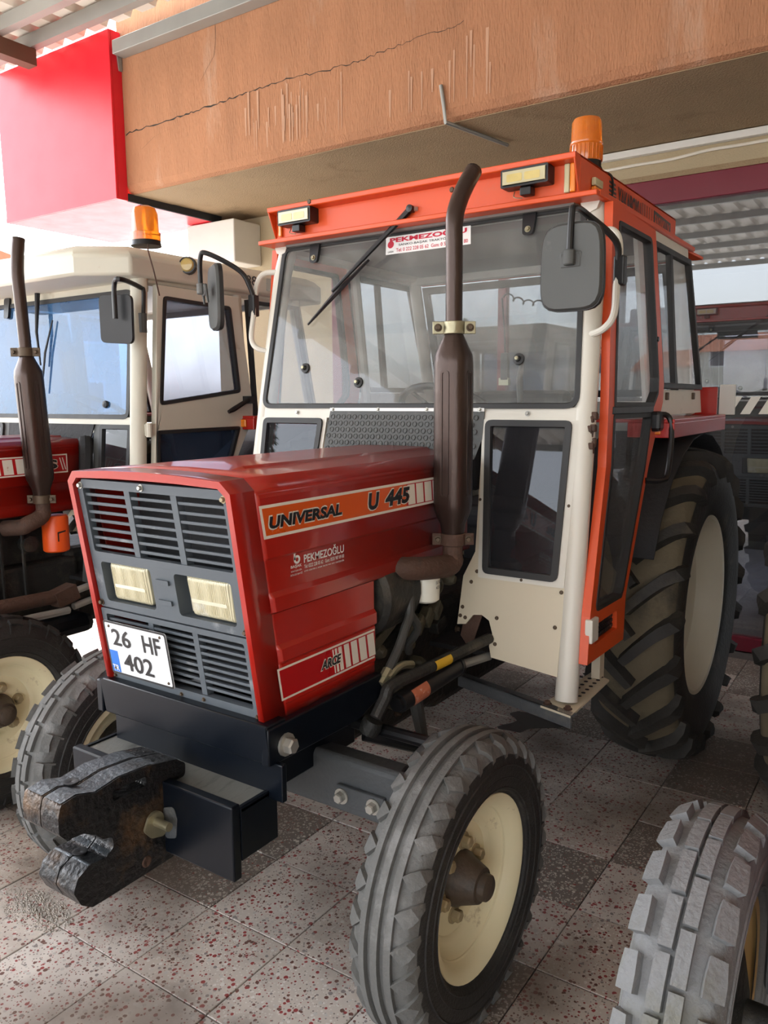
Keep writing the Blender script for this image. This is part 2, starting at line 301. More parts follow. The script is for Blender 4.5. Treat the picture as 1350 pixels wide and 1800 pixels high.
# ------------------------------------------------------------------ terrazzo
TX, TY, TX0, TY0 = .309, .304, -.194, -.062
def terrazzo():
    m = bpy.data.materials.new('terrazzo'); m.use_nodes = True; nt = m.node_tree; L = nt.links; N = nt.nodes.new; b = nt.nodes['Principled BSDF']
    g = N('ShaderNodeNewGeometry'); P = g.outputs['Position']
    def math_(op, a, c=None, c2=None):
        n = N('ShaderNodeMath'); n.operation = op
        for i, q in enumerate((a, c, c2)):
            if q is None: continue
            if isinstance(q, (int, float)): n.inputs[i].default_value = q
            else: L.new(q, n.inputs[i])
        return n.outputs[0]
    def mix(f, a, c):
        n = N('ShaderNodeMix'); n.data_type = 'RGBA'
        for i, q in ((0, f), (6, a), (7, c)):
            if isinstance(q, (int, float)): n.inputs[i].default_value = q
            elif isinstance(q, tuple): n.inputs[i].default_value = (*q, 1)
            else: L.new(q, n.inputs[i])
        return n.outputs[2]
    sub = N('ShaderNodeVectorMath'); sub.operation = 'SUBTRACT'; L.new(P, sub.inputs[0]); sub.inputs[1].default_value = (TX0, TY0, -5)
    dv = N('ShaderNodeVectorMath'); dv.operation = 'DIVIDE'; L.new(sub.outputs[0], dv.inputs[0]); dv.inputs[1].default_value = (TX, TY, 50)
    fl = N('ShaderNodeVectorMath'); fl.operation = 'FLOOR'; L.new(dv.outputs[0], fl.inputs[0])
    wn_ = N('ShaderNodeTexWhiteNoise'); L.new(fl.outputs[0], wn_.inputs['Vector']); rnd = wn_.outputs['Value']
    no = N('ShaderNodeTexNoise'); no.inputs['Scale'].default_value = 1.5; no.inputs['Detail'].default_value = 5; L.new(P, no.inputs['Vector'])
    no2 = N('ShaderNodeTexNoise'); no2.inputs['Scale'].default_value = 7; no2.inputs['Detail'].default_value = 8; L.new(P, no2.inputs['Vector'])
    # chips
    v = N('ShaderNodeTexVoronoi'); v.inputs['Scale'].default_value = 82; L.new(P, v.inputs['Vector'])
    sp = N('ShaderNodeSeparateColor'); L.new(v.outputs['Color'], sp.inputs[0])
    rad = N('ShaderNodeMapRange'); L.new(sp.outputs[0], rad.inputs[0]); rad.inputs[3].default_value = .02; rad.inputs[4].default_value = .56
    chip = math_('LESS_THAN', v.outputs['Distance'], rad.outputs[0])
    dark_t = math_('GREATER_THAN', rnd, .76)                 # dark-bodied tiles with pale chips
    cr = N('ShaderNodeValToRGB'); cr.color_ramp.interpolation = 'CONSTANT'; e = cr.color_ramp.elements; e[0].color = (.30, .055, .055, 1); e[0].position = 0; e[1].color = (.16, .075, .06, 1); e[1].position = .34
    for p_, c_ in ((.55, (.50, .47, .44, 1)), (.72, (.26, .23, .22, 1)), (.85, (.64, .60, .56, 1))): q = e.new(p_); q.color = c_
    L.new(sp.outputs[1], cr.inputs[0])
    cw = N('ShaderNodeValToRGB'); cw.color_ramp.interpolation = 'CONSTANT'; e = cw.color_ramp.elements; e[0].color = (.50, .46, .40, 1); e[1].color = (.38, .34, .29, 1); e[1].position = .5
    q = e.new(.75); q.color = (.62, .58, .52, 1); q = e.new(.93); q.color = (.26, .07, .055, 1); L.new(sp.outputs[1], cw.inputs[0])
    chipc = mix(dark_t, cr.outputs[0], cw.outputs[0])
    lightb = mix(rnd, (.64, .59, .55), (.47, .40, .34)); darkb = mix(no2.outputs['Fac'], (.15, .13, .115), (.24, .205, .18))
    base = mix(dark_t, lightb, darkb)
    c = mix(chip, base, chipc)
    v2 = N('ShaderNodeTexVoronoi'); v2.inputs['Scale'].default_value = 175; L.new(P, v2.inputs['Vector']); s2_ = N('ShaderNodeSeparateColor'); L.new(v2.outputs['Color'], s2_.inputs[0])
    r2 = N('ShaderNodeMapRange'); L.new(s2_.outputs[2], r2.inputs[0]); r2.inputs[3].default_value = -.1; r2.inputs[4].default_value = .5
    small = math_('LESS_THAN', v2.outputs['Distance'], r2.outputs[0]); sc_ = N('ShaderNodeValToRGB'); sc_.color_ramp.interpolation = 'CONSTANT'; e = sc_.color_ramp.elements; e[0].color = (.62, .58, .53, 1); e[1].color = (.30, .10, .09, 1); e[1].position = .55
    q = e.new(.72); q.color = (.24, .21, .19, 1); L.new(s2_.outputs[1], sc_.inputs[0]); c = mix(math_('MULTIPLY', small, math_('SUBTRACT', 1, chip)), c, sc_.outputs[0])
    # grime, spread in its own patches
    rp = N('ShaderNodeValToRGB'); rp.color_ramp.elements[0].position = .42; rp.color_ramp.elements[1].position = .62; L.new(no.outputs['Fac'], rp.inputs[0])
    gr = math_('MULTIPLY', rp.outputs[0], .78); c = mix(gr, c, (.115, .085, .065))
    rp2 = N('ShaderNodeValToRGB'); rp2.color_ramp.elements[0].position = .52; rp2.color_ramp.elements[1].position = .8; L.new(no2.outputs['Fac'], rp2.inputs[0])
    gr2 = math_('MULTIPLY', rp2.outputs[0], .5); c = mix(gr2, c, (.10, .085, .075))
    L.new(c, b.inputs['Base Color']); b.inputs['Specular IOR Level'].default_value = .4
    ro = N('ShaderNodeMapRange'); L.new(no2.outputs['Fac'], ro.inputs[0]); ro.inputs[3].default_value = .32; ro.inputs[4].default_value = .72; L.new(ro.outputs[0], b.inputs['Roughness'])
    bp = N('ShaderNodeBump'); bp.inputs['Strength'].default_value = .12; bp.inputs['Distance'].default_value = .004; L.new(no2.outputs['Fac'], bp.inputs['Height']); L.new(bp.outputs[0], b.inputs['Normal'])
    MATS['terrazzo'] = m
terrazzo()

def tile_mesh(hx, hy, t=.02, c=.0018):
    b = MB(); v = []
    for z, k in ((-t, 0), (-c*.7, 0), (0, c)):
        v += [(-hx+k, -hy+k, z), (hx-k, -hy+k, z), (hx-k, hy-k, z), (-hx+k, hy-k, z)]
    f = [(8, 9, 10, 11)]
    for r0 in (0, 4):
        for i in range(4): j = (i+1) % 4; f.append((r0+i, r0+j, r0+4+j, r0+4+i))
    return b.add(v, f)
# ------------------------------------------------------------------ floor: mortar bed, the 300 tiles that show largest, the rest joined
floor = MB().box((-7.2, -3.4, -.08), (5.2, 3.78, -.008)).build('floor', 'mortar', smooth=0); tag(floor, kind='structure')
tm = tile_mesh(TX/2-.0018, TY/2-.0018).mesh('tile', 'terrazzo', 0)
cells = []
for i in range(-22, 17):
    for j in range(-10, 13):
        cx_ = TX0+(i+.5)*TX; cy_ = TY0+(j+.5)*TY
        if cy_ > 3.6: continue
        d = Vector((cx_, cy_, 0))-CAM; z = d.dot(_fw)
        px = 675+F_*d.dot(_rt)/max(z, .01); py = 900-F_*d.dot(_up)/max(z, .01)
        vis = z > .5 and -120 < px < 1470 and py < 1930
        cells.append((0 if vis else 1, d.length, cx_, cy_))
cells.sort()
rest = MB(); nvis = 0
for k, (nv, _, cx_, cy_) in enumerate(cells):
    dz = random.uniform(-.0016, .0012)
    if k < 300 and nv == 0:
        put(tm, 'tile', floor, (cx_, cy_, dz), (random.uniform(-.003, .003), random.uniform(-.003, .003), random.uniform(-.004, .004)))
    else:
        t_ = tile_mesh(TX/2-.0018, TY/2-.0018); rest.add([q+Vector((cx_, cy_, dz)) for q in t_.v], t_.f)
o = rest.build('tile_field', 'terrazzo', floor, smooth=0); tag(o, kind='stuff')
# a dark oil stain and a little swept dust lying on the tiles
c_ = pZ(930, 1268, 0); st_ = [(c_.x+(.11+.04*math.sin(3*t+1)+.02*math.sin(7*t))*math.cos(t), c_.y+(.15+.05*math.sin(2*t)+.02*math.cos(5*t))*math.sin(t)) for t in [2*PI*k/36 for k in range(36)]]
MB().plate(lambda x, y, d: Vector((x, y, d)), st_, [], .0014, .0019).build('oil_stain', 'oil', floor, 0)
c_ = pZ(62, 1598, 0); b = MB(); rn = random.Random(4)
for k in range(900):
    a = rn.random()*2*PI; q = rn.random()**.7; x = c_.x+.16*q*math.cos(a); y = c_.y+.07*q*math.sin(a); s = rn.uniform(.0012, .0045)
    b.add([(x-s, y-s*.7, .0005), (x+s, y-s*.5, .0005), (x+s*.2, y+s, .0005), (x, y, .0015+s*.8*(1.2-q))], [(0, 1, 3), (1, 2, 3), (2, 0, 3)])
o = b.build('swept_dust', 'swept', None, 0); tag(o, 'small heap of grey swept dust and grit on the tiles', 'dust', kind='stuff')
yard = MB().box((-60, -70, -.12), (60, 40, -.09)).build('ground', 'concrete', smooth=0); tag(yard, kind='structure')

# ------------------------------------------------------------------ building: beam, soffit, header, shop window, pillar
BY, SZ, WY = 2.63, 2.99, 3.75       # beam face, soffit height, window plane
def noisy_beam():
    b = MB(); sec = []
    xs = [-3.41+(9.4*k/60) for k in range(61)]
    for x in xs:
        j = random.uniform(-.004, .004)
        sec.append([(x, BY+.02, 5.2), (x, BY, 5.2), (x, BY, SZ+.05+j), (x, BY+.022, SZ+.012+j*.5), (x, BY+.05, SZ), (x, BY+.4, SZ), (x, BY+.4, 5.2)])
    b.loft(sec); b.f.append(tuple(range(7))); b.f.append(tuple(len(sec)*7-7+k for k in range(7))); return b
beam = noisy_beam().build('wall_upper', 'plaster', smooth=0); tag(beam, kind='structure')
sof = MB().box((-3.72, BY+.4, SZ), (6.1, WY+.25, SZ+.2)).build('ceiling', 'soffit', smooth=0); tag(sof, kind='structure')
sof2 = MB().box((-3.40, BY+.055, SZ-.004), (6.1, BY+.41, SZ)).build('soffit_edge', 'soffit', sof, smooth=0)
# jagged crack across the plaster, as a recessed-looking thin line of broken edges
cr_px = [(222,236),(250,226),(285,215),(318,203),(340,196),(365,187),(392,178),(420,168),(450,157),(478,148),(510,138),(545,130),(580,122),(615,112),(640,104),(668,92),(700,80),(735,66),(770,55),(800,46),(820,36)]
pts = []
for i in range(len(cr_px)-1):
    for k in range(5):
        t = k/5; x = cr_px[i][0]*(1-t)+cr_px[i+1][0]*t; y = cr_px[i][1]*(1-t)+cr_px[i+1][1]*t
        pts.append(pY(x+random.uniform(-1, 1), y+random.uniform(-2.2, 2.2), BY-.0012))
b = MB(); n = len(pts); ws = [max(.0012, random.uniform(.002, .0065)*(1-.75*i/n)) for i in range(n)]
b.loft([[p+Vector((0, 0, w)), p-Vector((0, 0, w))] for p, w in zip(pts, ws)]).build('crack', 'crack', beam, 0)
for path in ([(378,42),(379,70),(376,98),(366,118),(352,142)], [(250,262),(272,240),(300,226)]):
    q = [pY(x+random.uniform(-1, 1), y, BY-.0012) for x, y in path]; MB().loft([[p+Vector((.0013, 0, 0)), p-Vector((.0013, 0, 0))] for p in q]).build('crack', 'crack', beam, 0)
# runs of lime that bled down the plaster below the crack
for i in range(44):
    x = random.choice([random.uniform(425, 600), random.uniform(480, 560), random.uniform(660, 870)]); y0 = 236-(x-222)*.27+random.uniform(-20, 50)
    a = pY(x, y0, BY-.0004-.00012*i); w = random.uniform(.002, .009); h = random.uniform(.08, .38); h = min(h, a.z-SZ-.08)
    if h > .03: MB().add([a+Vector((-w, 0, 0)), a+Vector((w, 0, 0)), a+Vector((w*.4, 0, -h)), a+Vector((-w*.4, 0, -h))], [(0, 1, 2, 3)]).build('lime_run', 'lime', beam, 0) if 'lime' in MATS else None
# header above the window and the maroon window frame
hd = MB().box((-2.4, WY, 2.80), (6.1, WY+.25, SZ)).build('wall_back', 'wall_beige', smooth=0); tag(hd, kind='structure')
MB().box((-2.4, WY-.02, 2.795), (6.1, WY+.05, 2.825)).build('ledge', 'soffit', hd, 0)
win = MB().box((-2.4, WY-.015, 2.655), (6.1, WY+.07, 2.795)).box((-2.4, WY-.015, 0), (6.1, WY+.07, .085)).box((-2.4, WY-.015, .085), (-2.31, WY+.07, 2.655)).build('window_1', 'maroon', smooth=0, bevel=.004); tag(win, kind='structure')
for x0, x1 in ((-2.31, -.95), (-.95, 2.9), (2.9, 6.1)):
    MB().box((x0+.02, WY+.02, .085), (x1-.02, WY+.028, 2.655)).build('pane', 'shop_glass', win, 0)
for x in (-.95, 2.9): MB().box((x-.03, WY-.005, .085), (x+.03, WY+.06, 2.655)).build('mullion', 'maroon', win, 0)
# slanted white safety bars stuck on the glass
for px in (1285, 1318, 1350, 1382):
    q = [pY(px-17, 728, WY+.018), pY(px, 728, WY+.018), pY(px+20, 697, WY+.018), pY(px+3, 697, WY+.018)]
    MB().prism(q, (0, -.001, 0)).build('safety_bar', 'sticker_cream', win, 0)
pil = MB().box((-3.65, WY, -.02), (-2.4, WY+.25, SZ)).build('wall_left', 'wall_beige', smooth=0); tag(pil, kind='structure')
wr_ = MB().box((4.3, -4.5, -.08), (4.55, WY+.25, 4.0)).build('light_block_wall', 'wall_beige', smooth=0); tag(wr_, kind='structure')  # unseen wall, added to cut the light coming from the right
# showroom behind the glass
rm = MB().box((-2.4, 9.0, 0), (6.1, 9.1, .9)).box((-2.4, 9.0, 2.3), (6.1, 9.1, 3)).box((-2.4, 9, .9), (-.6, 9.1, 2.3)).box((2.3, 9, .9), (6.1, 9.1, 2.3)).build('wall_far', 'room_wall', smooth=0); tag(rm, kind='structure')
o = MB().box((-2.4, WY+.07, -.02), (6.1, 9.1, 0)).build('floor_showroom', 'room_floor', smooth=0); tag(o, kind='structure')
o = MB().box((-2.4, WY+.25, 2.95), (6.1, 9.1, 3.1)).build('ceiling_showroom', 'room_wall', smooth=0); tag(o, kind='structure')
o = MB().box((-2.5, WY+.25, 0), (-2.4, 9.1, 3)).build('wall_side', 'room_wall', smooth=0); tag(o, kind='structure')
for x0 in (-.6, .37, 1.34): MB().box((x0, 9.03, .9), (x0+.95, 9.04, 2.3)).build('pane', 'tinted', rm, 0)
for x0 in (.36, 1.33): MB().box((x0-.02, 9.0, .9), (x0+.02, 9.08, 2.3)).build('window_bar', 'white_plain', rm, 0)
# strip trunking along the header, cable clipped below it
q0 = pY(1058, 268, WY-.02); q1 = pY(1350, 212, WY-.02)
tr = MB().box((-1.2, WY-.045, SZ-.046), (4.28, WY-.001, SZ-.006)).build('cable_trunking', 'led_white', smooth=0, bevel=.003); tag(tr, 'long white plastic cable trunking under the soffit', 'trunking')
cb = [pY(x, y, WY-.012) for x, y in ((1056, 302), (1120, 290), (1180, 280), (1245, 264), (1300, 255), (1350, 246), (1420, 234))]
o = MB().tube(bez(cb, 5), .009, 8).build('cable', 'sticker_cream'); tag(o, 'thin cream cable sagging below the white trunking', 'cable')
o = MB().tube([pY(775, 150, BY-.012), pY(780, 185, BY-.0125), Vector((pY(783, 200, BY-.0125).x, BY-.0125, SZ-.016)), pZ(892, 255, SZ-.016)], .0105, 8).build('conduit_pipe', 'steel_grey'); tag(o, 'thin steel conduit bent from plaster beam onto the soffit', 'pipe')
# ------------------------------------------------------------------ red sign box at the left end of the beam
SY, sx1, sx0, sz0 = 2.53, -3.37, -4.75, 2.935
sg = empty('sign_box', (sx1, SY, sz0)); tag(sg, 'large plain red sign box hung at the beam end', 'sign')
def loc(par, b): b.v = [q-par.location for q in b.v]; return b
loc(sg, MB().prism([(sx0, SY, sz0), (sx1, SY, sz0), (sx1, SY, 4.055), (sx0-.02, SY, 4.055)], (0, .02, 0))).build('front_panel', 'sign_red', sg, 0, bevel=.004)
loc(sg, MB().box((sx1-.02, SY+.02, sz0), (sx1, BY-.002, 4.055))).build('side_panel', 'sign_red', sg, 0)
loc(sg, MB().box((sx0, SY-.002, sz0-.0), (sx1, SY-.0001, sz0+.035))).build('bottom_trim', 'sign_red', sg, 0)
loc(sg, MB().box((sx0, SY+.02, sz0), (sx1-.02, 3.55, sz0+.015))).build('bottom_panel', 'sign_red', sg, 0)
loc(sg, MB().box((sx0, SY+.02, sz0+.015), (sx0+.02, 3.55, 4.055))).build('side_panel', 'sign_red', sg, 0)
loc(sg, MB().box((sx1-.02, BY+.0, sz0), (sx1, 3.55, SZ-.002))).build('dark_gap_filler', 'black_matt', sg, 0)  # added black filler, standing in for the shaded gap behind the sign
loc(sg, MB().prism([(sx1+.001, SY+.05, 3.98), (sx1+.001, SY+.095, 3.98), (sx1+.001, SY+.095, 3.80), (sx1+.001, SY+.07, 3.80)], (.012, 0, 0))).build('bracket_plate', 'steel_grey', sg, 0)
# ------------------------------------------------------------------ canopy
CZ = 4.06
can = empty('canopy', (0, -1.9, CZ)); tag(can, 'corrugated metal canopy roof on grey steel purlins', 'canopy')
b = MB(); sec = []; x = -4.75; prof = []
while x < 5.2: prof += [(x, 0), (x+.13, 0), (x+.16, .045), (x+.22, .045)]; x += .25
b.loft([[(q[0], 2.522, CZ+.0+q[1]) for q in prof], [(q[0], -8.0, CZ-.01+q[1]) for q in prof]])
loc(can, b).build('corrugated_sheet', 'sheet', can, 0, solid=.003)
for k, y in enumerate((2.28, 2.02, .9, -.2, -1.3, -2.4, -3.5, -4.6, -5.7, -6.8, -7.9)):
    z = 3.955
    loc(can, MB().box((-4.75, y-.03, z), (5.2, y+.03, CZ-.015))).build('purlin', 'steel_grey', can, 0)
for x in (-3.9, .2, 4.6):
    loc(can, MB().box((x-.05, -8.0, 3.84), (x+.05, BY-.34 if x < -3 else 2.5, 3.950))).build('rafter', 'steel_brown', can, 0)
for x in (-3.9, .2, 4.6):
    loc(can, MB().box((x-.05, -7.95, -.085), (x+.05, -7.85, 3.84))).build('post', 'steel_brown', can, 0)
a0 = pY(203, 84, 2.56); a1 = pY(424, 0, 2.56)
o = MB().box((a0.x, 2.53, a0.z-.05), (5.5, 2.628, a0.z+.04)).build('steel_channel', 'steel_grey', smooth=0, bevel=.004); tag(o, 'long grey steel channel bolted along the plaster beam', 'channel')
# white box on the pillar beside the left tractor
o = MB().box((-3.66, 3.44, 2.60), (-3.13, WY-.001, 2.93)).build('wall_cabinet', 'box_white', smooth=0, bevel=.01); tag(o, 'plain white metal box fixed up on the pillar under sign', 'box')
# ------------------------------------------------------------------ wheels
def tyre_profile(R_, hw, rim, kind):
    if kind == 'front':
        return [(0, R_-.010), (hw*.35, R_-.0115), (hw*.68, R_-.018), (hw*.84, R_-.029), (hw*.95, R_-.055), (hw, R_-.085), (hw*.98, R_-.110), (hw*.90, R_-.132), (hw*.80, rim+.006), (hw*.70, rim-.008)]
    return [(0, R_-.040), (hw*.3, R_-.042), (hw*.6, R_-.050), (hw*.80, R_-.062), (hw*.92, R_-.088), (hw*.99, R_-.130), (hw*1.0, R_-.165), (hw*.96, R_-.205), (hw*.88, rim+.02), (hw*.76, rim-.005)]
class Tyre:
    def __init__(s, R_, hw, rim, kind):
        p = tyre_profile(R_, hw, rim, kind); q = bez([Vector((a, b_, 0)) for a, b_ in p], 4); q[0].x = 0
        s.pts = [(a.x, a.y) for a in q]; s.L = [0]
        for i in range(1, len(s.pts)): s.L.append(s.L[-1]+math.hypot(s.pts[i][0]-s.pts[i-1][0], s.pts[i][1]-s.pts[i-1][1]))
        s.R = R_; s.mb = MB()
        full = [(-a, b_) for a, b_ in s.pts[:0:-1]]+s.pts; s.full = full
    def at(s, t, h=0):
        sg = 1 if t >= 0 else -1; t = abs(t)
        for i in range(1, len(s.L)):
            if t <= s.L[i] or i == len(s.L)-1: break
        k = (t-s.L[i-1])/(s.L[i]-s.L[i-1]); a, b_ = s.pts[i-1], s.pts[i]; x = a[0]+(b_[0]-a[0])*k; r = a[1]+(b_[1]-a[1])*k
        tx, tr_ = b_[0]-a[0], b_[1]-a[1]; l = math.hypot(tx, tr_); nx, nr = -tr_/l, tx/l
        return sg*(x+nx*h), r+nr*h
    def P(s, t, th, h=0): x, r = s.at(t, h); return Vector((x, -r*math.cos(th), r*math.sin(th)))
    def carcass(s, n=96): s.mb.lathe([(r, x) for x, r in s.full], (0, 0, 0), (1, 0, 0), n)
    def strip(s, path, w, h, top=.78, closed=False, hs=None, ws=None):
        o = len(s.mb.v); m = len(path); Rm = s.R
        for i, (t, th) in enumerate(path):
            a = path[i-1] if (i > 0 or closed) else path[i]; c = path[(i+1) % m] if (i < m-1 or closed) else path[i]
            dt = c[0]-a[0]; dth = (c[1]-a[1])
            if closed: dth = (dth+PI) % (2*PI)-PI
            dth *= Rm; l = math.hypot(dt, dth) or 1; nt_, nth = -dth/l, dt/l
            wi = (ws[i] if ws else w)/2; hi = hs[i] if hs else h
            for sgn, k, hh in ((1, 1, -.004), (1, top, hi), (-1, top, hi), (-1, 1, -.004)):
                s.mb.v.append(s.P(t+nt_*sgn*wi*k, th+nth*sgn*wi*k/Rm, hh))
        for i in range(m if closed else m-1):
            j = (i+1) % m
            for k in range(3): s.mb.f.append((o+i*4+k, o+i*4+k+1, o+j*4+k+1, o+j*4+k))
        if not closed: s.mb.f.append((o, o+1, o+2, o+3)); s.mb.f.append(tuple(o+(m-1)*4+k for k in range(4)))
FT = {}
def side_dark(me, r, m):
    me.materials.append(MATS[m])
    for p_ in me.polygons:
        c = p_.center
        if math.hypot(c.y, c.z) < r: p_.material_index = 1
RF, RR = .3635, .655
def front_tyre(style):
    if style in FT: return FT[style]
    T = Tyre(RF, .0835, .2188, 'front'); T.carcass(96); N = 96
    for sg in (-1, 1):
        for r_, dx in ((.292, .0835), (.262, .0828), (.236, .078)): T.mb.lathe([(r_-.0025, sg*(dx-.001)), (r_, sg*(dx+.0022)), (r_+.0025, sg*(dx-.001))], (0, 0, 0), (1, 0, 0), 72)
    if style == 'rib':
        for t, w in ((-.031, .017), (0, .019), (.031, .017)): T.strip([(t, 2*PI*k/N) for k in range(N)], w, .011, .86, True)
        n = 30
        for sg in (-1, 1):
            for k in range(n):
                th = 2*PI*(k+(.5 if sg > 0 else 0))/n
                T.strip([(sg*.049, th-.03), (sg*.060, th), (sg*.074, th+.035), (sg*.090, th+.06), (sg*.104, th+.07)], .03, .011, .82, hs=[.011, .012, .011, .006, .0], ws=[.040, .038, .034, .028, .022])
    elif style in ('block', 'block_dark'):
        n = 26
        for k in range(n):
            th = 2*PI*k/n; d = .105
            T.strip([(-.013, th-d), (-.013, th), (-.013, th+d)], .023, .011, .86); T.strip([(.014, th-d+.10), (.014, th+.1), (.014, th+d+.1)], .023, .011, .86)
            for sg in (-1, 1):
                o_ = .06 if sg > 0 else .0
                T.strip([(sg*.062, th-.075+o_), (sg*.062, th+o_), (sg*.066, th+.072+o_)], .024, .013, .8); T.strip([(sg*.066, th-.065+o_), (sg*.09, th-.07+o_), (sg*.106, th-.07+o_)], .012, .01, .6, hs=[.01, .006, .001])
    else:
        n = 24
        for k in range(n):
            th = 2*PI*k/n; d = .118
            T.strip([(-.014, th-d), (-.014, th), (-.014, th+d)], .026, .015, .9); T.strip([(.016, th-d+.12), (.016, th+.12), (.016, th+d+.12)], .026, .015, .9)
            for sg in (-1, 1):
                o_ = .13 if sg > 0 else .04
                T.strip([(sg*.060, th-.095+o_), (sg*.060, th+o_), (sg*.060, th+.08+o_)], .030, .018, .8, ws=[.024, .03, .03])
                T.strip([(sg*.068, th-.06+o_), (sg*.085, th-.06+o_), (sg*.1, th-.05+o_)], .03, .01, .7, hs=[.014, .007, .001])
    me = T.mb.mesh('tyre', {'big_block': 'rubber_blue', 'block_dark': 'rubber'}.get(style, 'rubber_grey'), 30)
    if style != 'big_block': side_dark(me, RF-.050, 'rubber')
    FT[style] = me; return me
def rear_tyre():
    if 'rear' in FT: return FT['rear']
    hw = .165; T = Tyre(RR, hw, .376, 'rear'); T.carcass(120); n = 21
    for sg in (-1, 1):
        for k in range(n):
            th = 2*PI*(k+(.5 if sg > 0 else 0))/n; path = []; hs = []; ws = []
            for q in range(9):
                u = q/8; t = -.012+u*.205; path.append((sg*t, th-.30*(1-u)**1.25)); hs.append(.042 if u < .75 else .042-(u-.75)*.085); ws.append(.046+.018*u)
            T.strip(path, .045, .04, .66, hs=hs, ws=ws)
    me = T.mb.mesh('tyre', 'rubber_mud', 30); me.materials.append(MATS['tyre_dust'])
    nc = 120*(len(T.full)-1)
    for i, p_ in enumerate(me.polygons):
        if i < nc and math.hypot(p_.center.y, p_.center.z) > RR-.085: p_.material_index = 1
    FT['rear'] = me; return me
def wheel_front(par, side, style, rimmat, x=.634, y=.298, steer=0):
    """side +1: outer face towards +X"""
    key = ('rimf', rimmat)
    if key not in FT:
        b = MB().lathe([(.200, -.062), (.2188, -.064), (.222, -.058), (.205, -.05), (.178, -.02), (.178, .03), (.203, .052), (.2215, .060), (.2188, .066), (.205, .063), (.190, .048), (.183, .036), (.172, .016), (.150, .006), (.142, .004), (.135, -.004), (.10, -.006), (.070, -.004), (0, -.004)], (0, 0, 0), (1, 0, 0), 56)
        FT[key] = b.mesh('rim', rimmat, 40)
        FT['hub'] = MB().lathe([(.0, .0), (.068, 0), (.066, .012), (.060, .02), (.047, .054), (.043, .064), (.034, .066), (.031, .082), (.026, .086), (0, .087)], (0, 0, 0), (1, 0, 0), 28).mesh('hub', 'brown_hub', 40)
        FT['nut'] = hexbolt(MB(), (0, 0, 0), (1, 0, 0), .0155, .024).mesh('wheel_nut', 'nut', 30)
        FT['back'] = MB().lathe([(.13, -.01), (.13, -.05), (.10, -.06), (.05, -.075), (0, -.075)], (0, 0, 0), (1, 0, 0), 28).mesh('brake_drum', 'engine', 40)
    w = put(FT[key], 'front_wheel', par, (x*side, y, RF), (0, 0, (0 if side > 0 else PI)+steer))
    put(front_tyre(style), 'tyre', w); put(FT['hub'], 'hub', w, (-.002, 0, 0)); put(FT['back'], 'wheel_back', w)
    for k in range(6):
        a = 2*PI*k/6+.25; put(FT['nut'], 'wheel_nut', w, (-.005, .088*math.cos(a), .088*math.sin(a)))
    return w
def wheel_rear(par, side, rimmat='rim_grey', x=.645, y=2.16):
    key = ('rimr', rimmat)
    if key not in FT:
        b = MB().lathe([(.35, -.125), (.376, -.128), (.380, -.12), (.355, -.11), (.335, -.07), (.335, .07), (.357, .112), (.380, .122), (.377, .132), (.362, .128), (.345, .10), (.336, .06), (.330, .02), (.30, .0), (.235, -.03), (.225, -.04), (.215, -.03), (.20, -.022), (.13, -.02), (.12, -.03), (0, -.03)], (0, 0, 0), (1, 0, 0), 64)
        FT[key] = b.mesh('rim', rimmat, 40)
        FT['rnut'] = hexbolt(MB(), (0, 0, 0), (1, 0, 0), .016, .028).mesh('wheel_nut', 'bolt_dark', 30)
        FT['rhub'] = MB().lathe([(.11, -.03), (.105, .0), (.07, .012), (.05, .03), (0, .032)], (0, 0, 0), (1, 0, 0), 28).mesh('hub', rimmat, 40)
        FT['valve'] = MB().tube([(0, 0, 0), (.03, 0, -.004)], .006, 8).mesh('valve', 'bolt_dark')
    w = put(FT[key], 'rear_wheel', par, (x*side, y, RR), (0, 0, 0 if side > 0 else PI))
    put(rear_tyre(), 'tyre', w, (0, 0, 0), (0, 0, 0) if side > 0 else (0, PI, PI) if False else (0, 0, 0)); put(FT['rhub'], 'hub', w)
    for k in range(8):
        a = 2*PI*k/8; put(FT['rnut'], 'wheel_nut', w, (-.021, .16*math.cos(a), .16*math.sin(a)))
    put(FT['valve'], 'valve', w, (.015, .19, .22)); return w

# ------------------------------------------------------------------ tractor planes (local frame: X across, Y to the rear, Z up; nose at the origin)
WH, ZB, ZT = .2837, .7744, 1.3482
GS = -.0843/.548
def yf(z): return GS*(z-ZB)
def GP(u, z, d=0): return Vector((u, yf(z)+d, z))            # grille plane, d to the rear
def HS(y, z, d=0): return Vector((WH+d, y, z))               # hood side
CS = .1793
def CP(u, z, d=0): return Vector((u, 1.0204+CS*(z-1.4856)+d, z))   # cab front, d to the rear
def SX(z): return .667+(1.5-z)*.035
def SP(y, z, d=0): return Vector((SX(z)+d, y, z))            # cab side, d outwards
def SM(y, z, d=0): return Vector((-SX(z)-d, y, z))

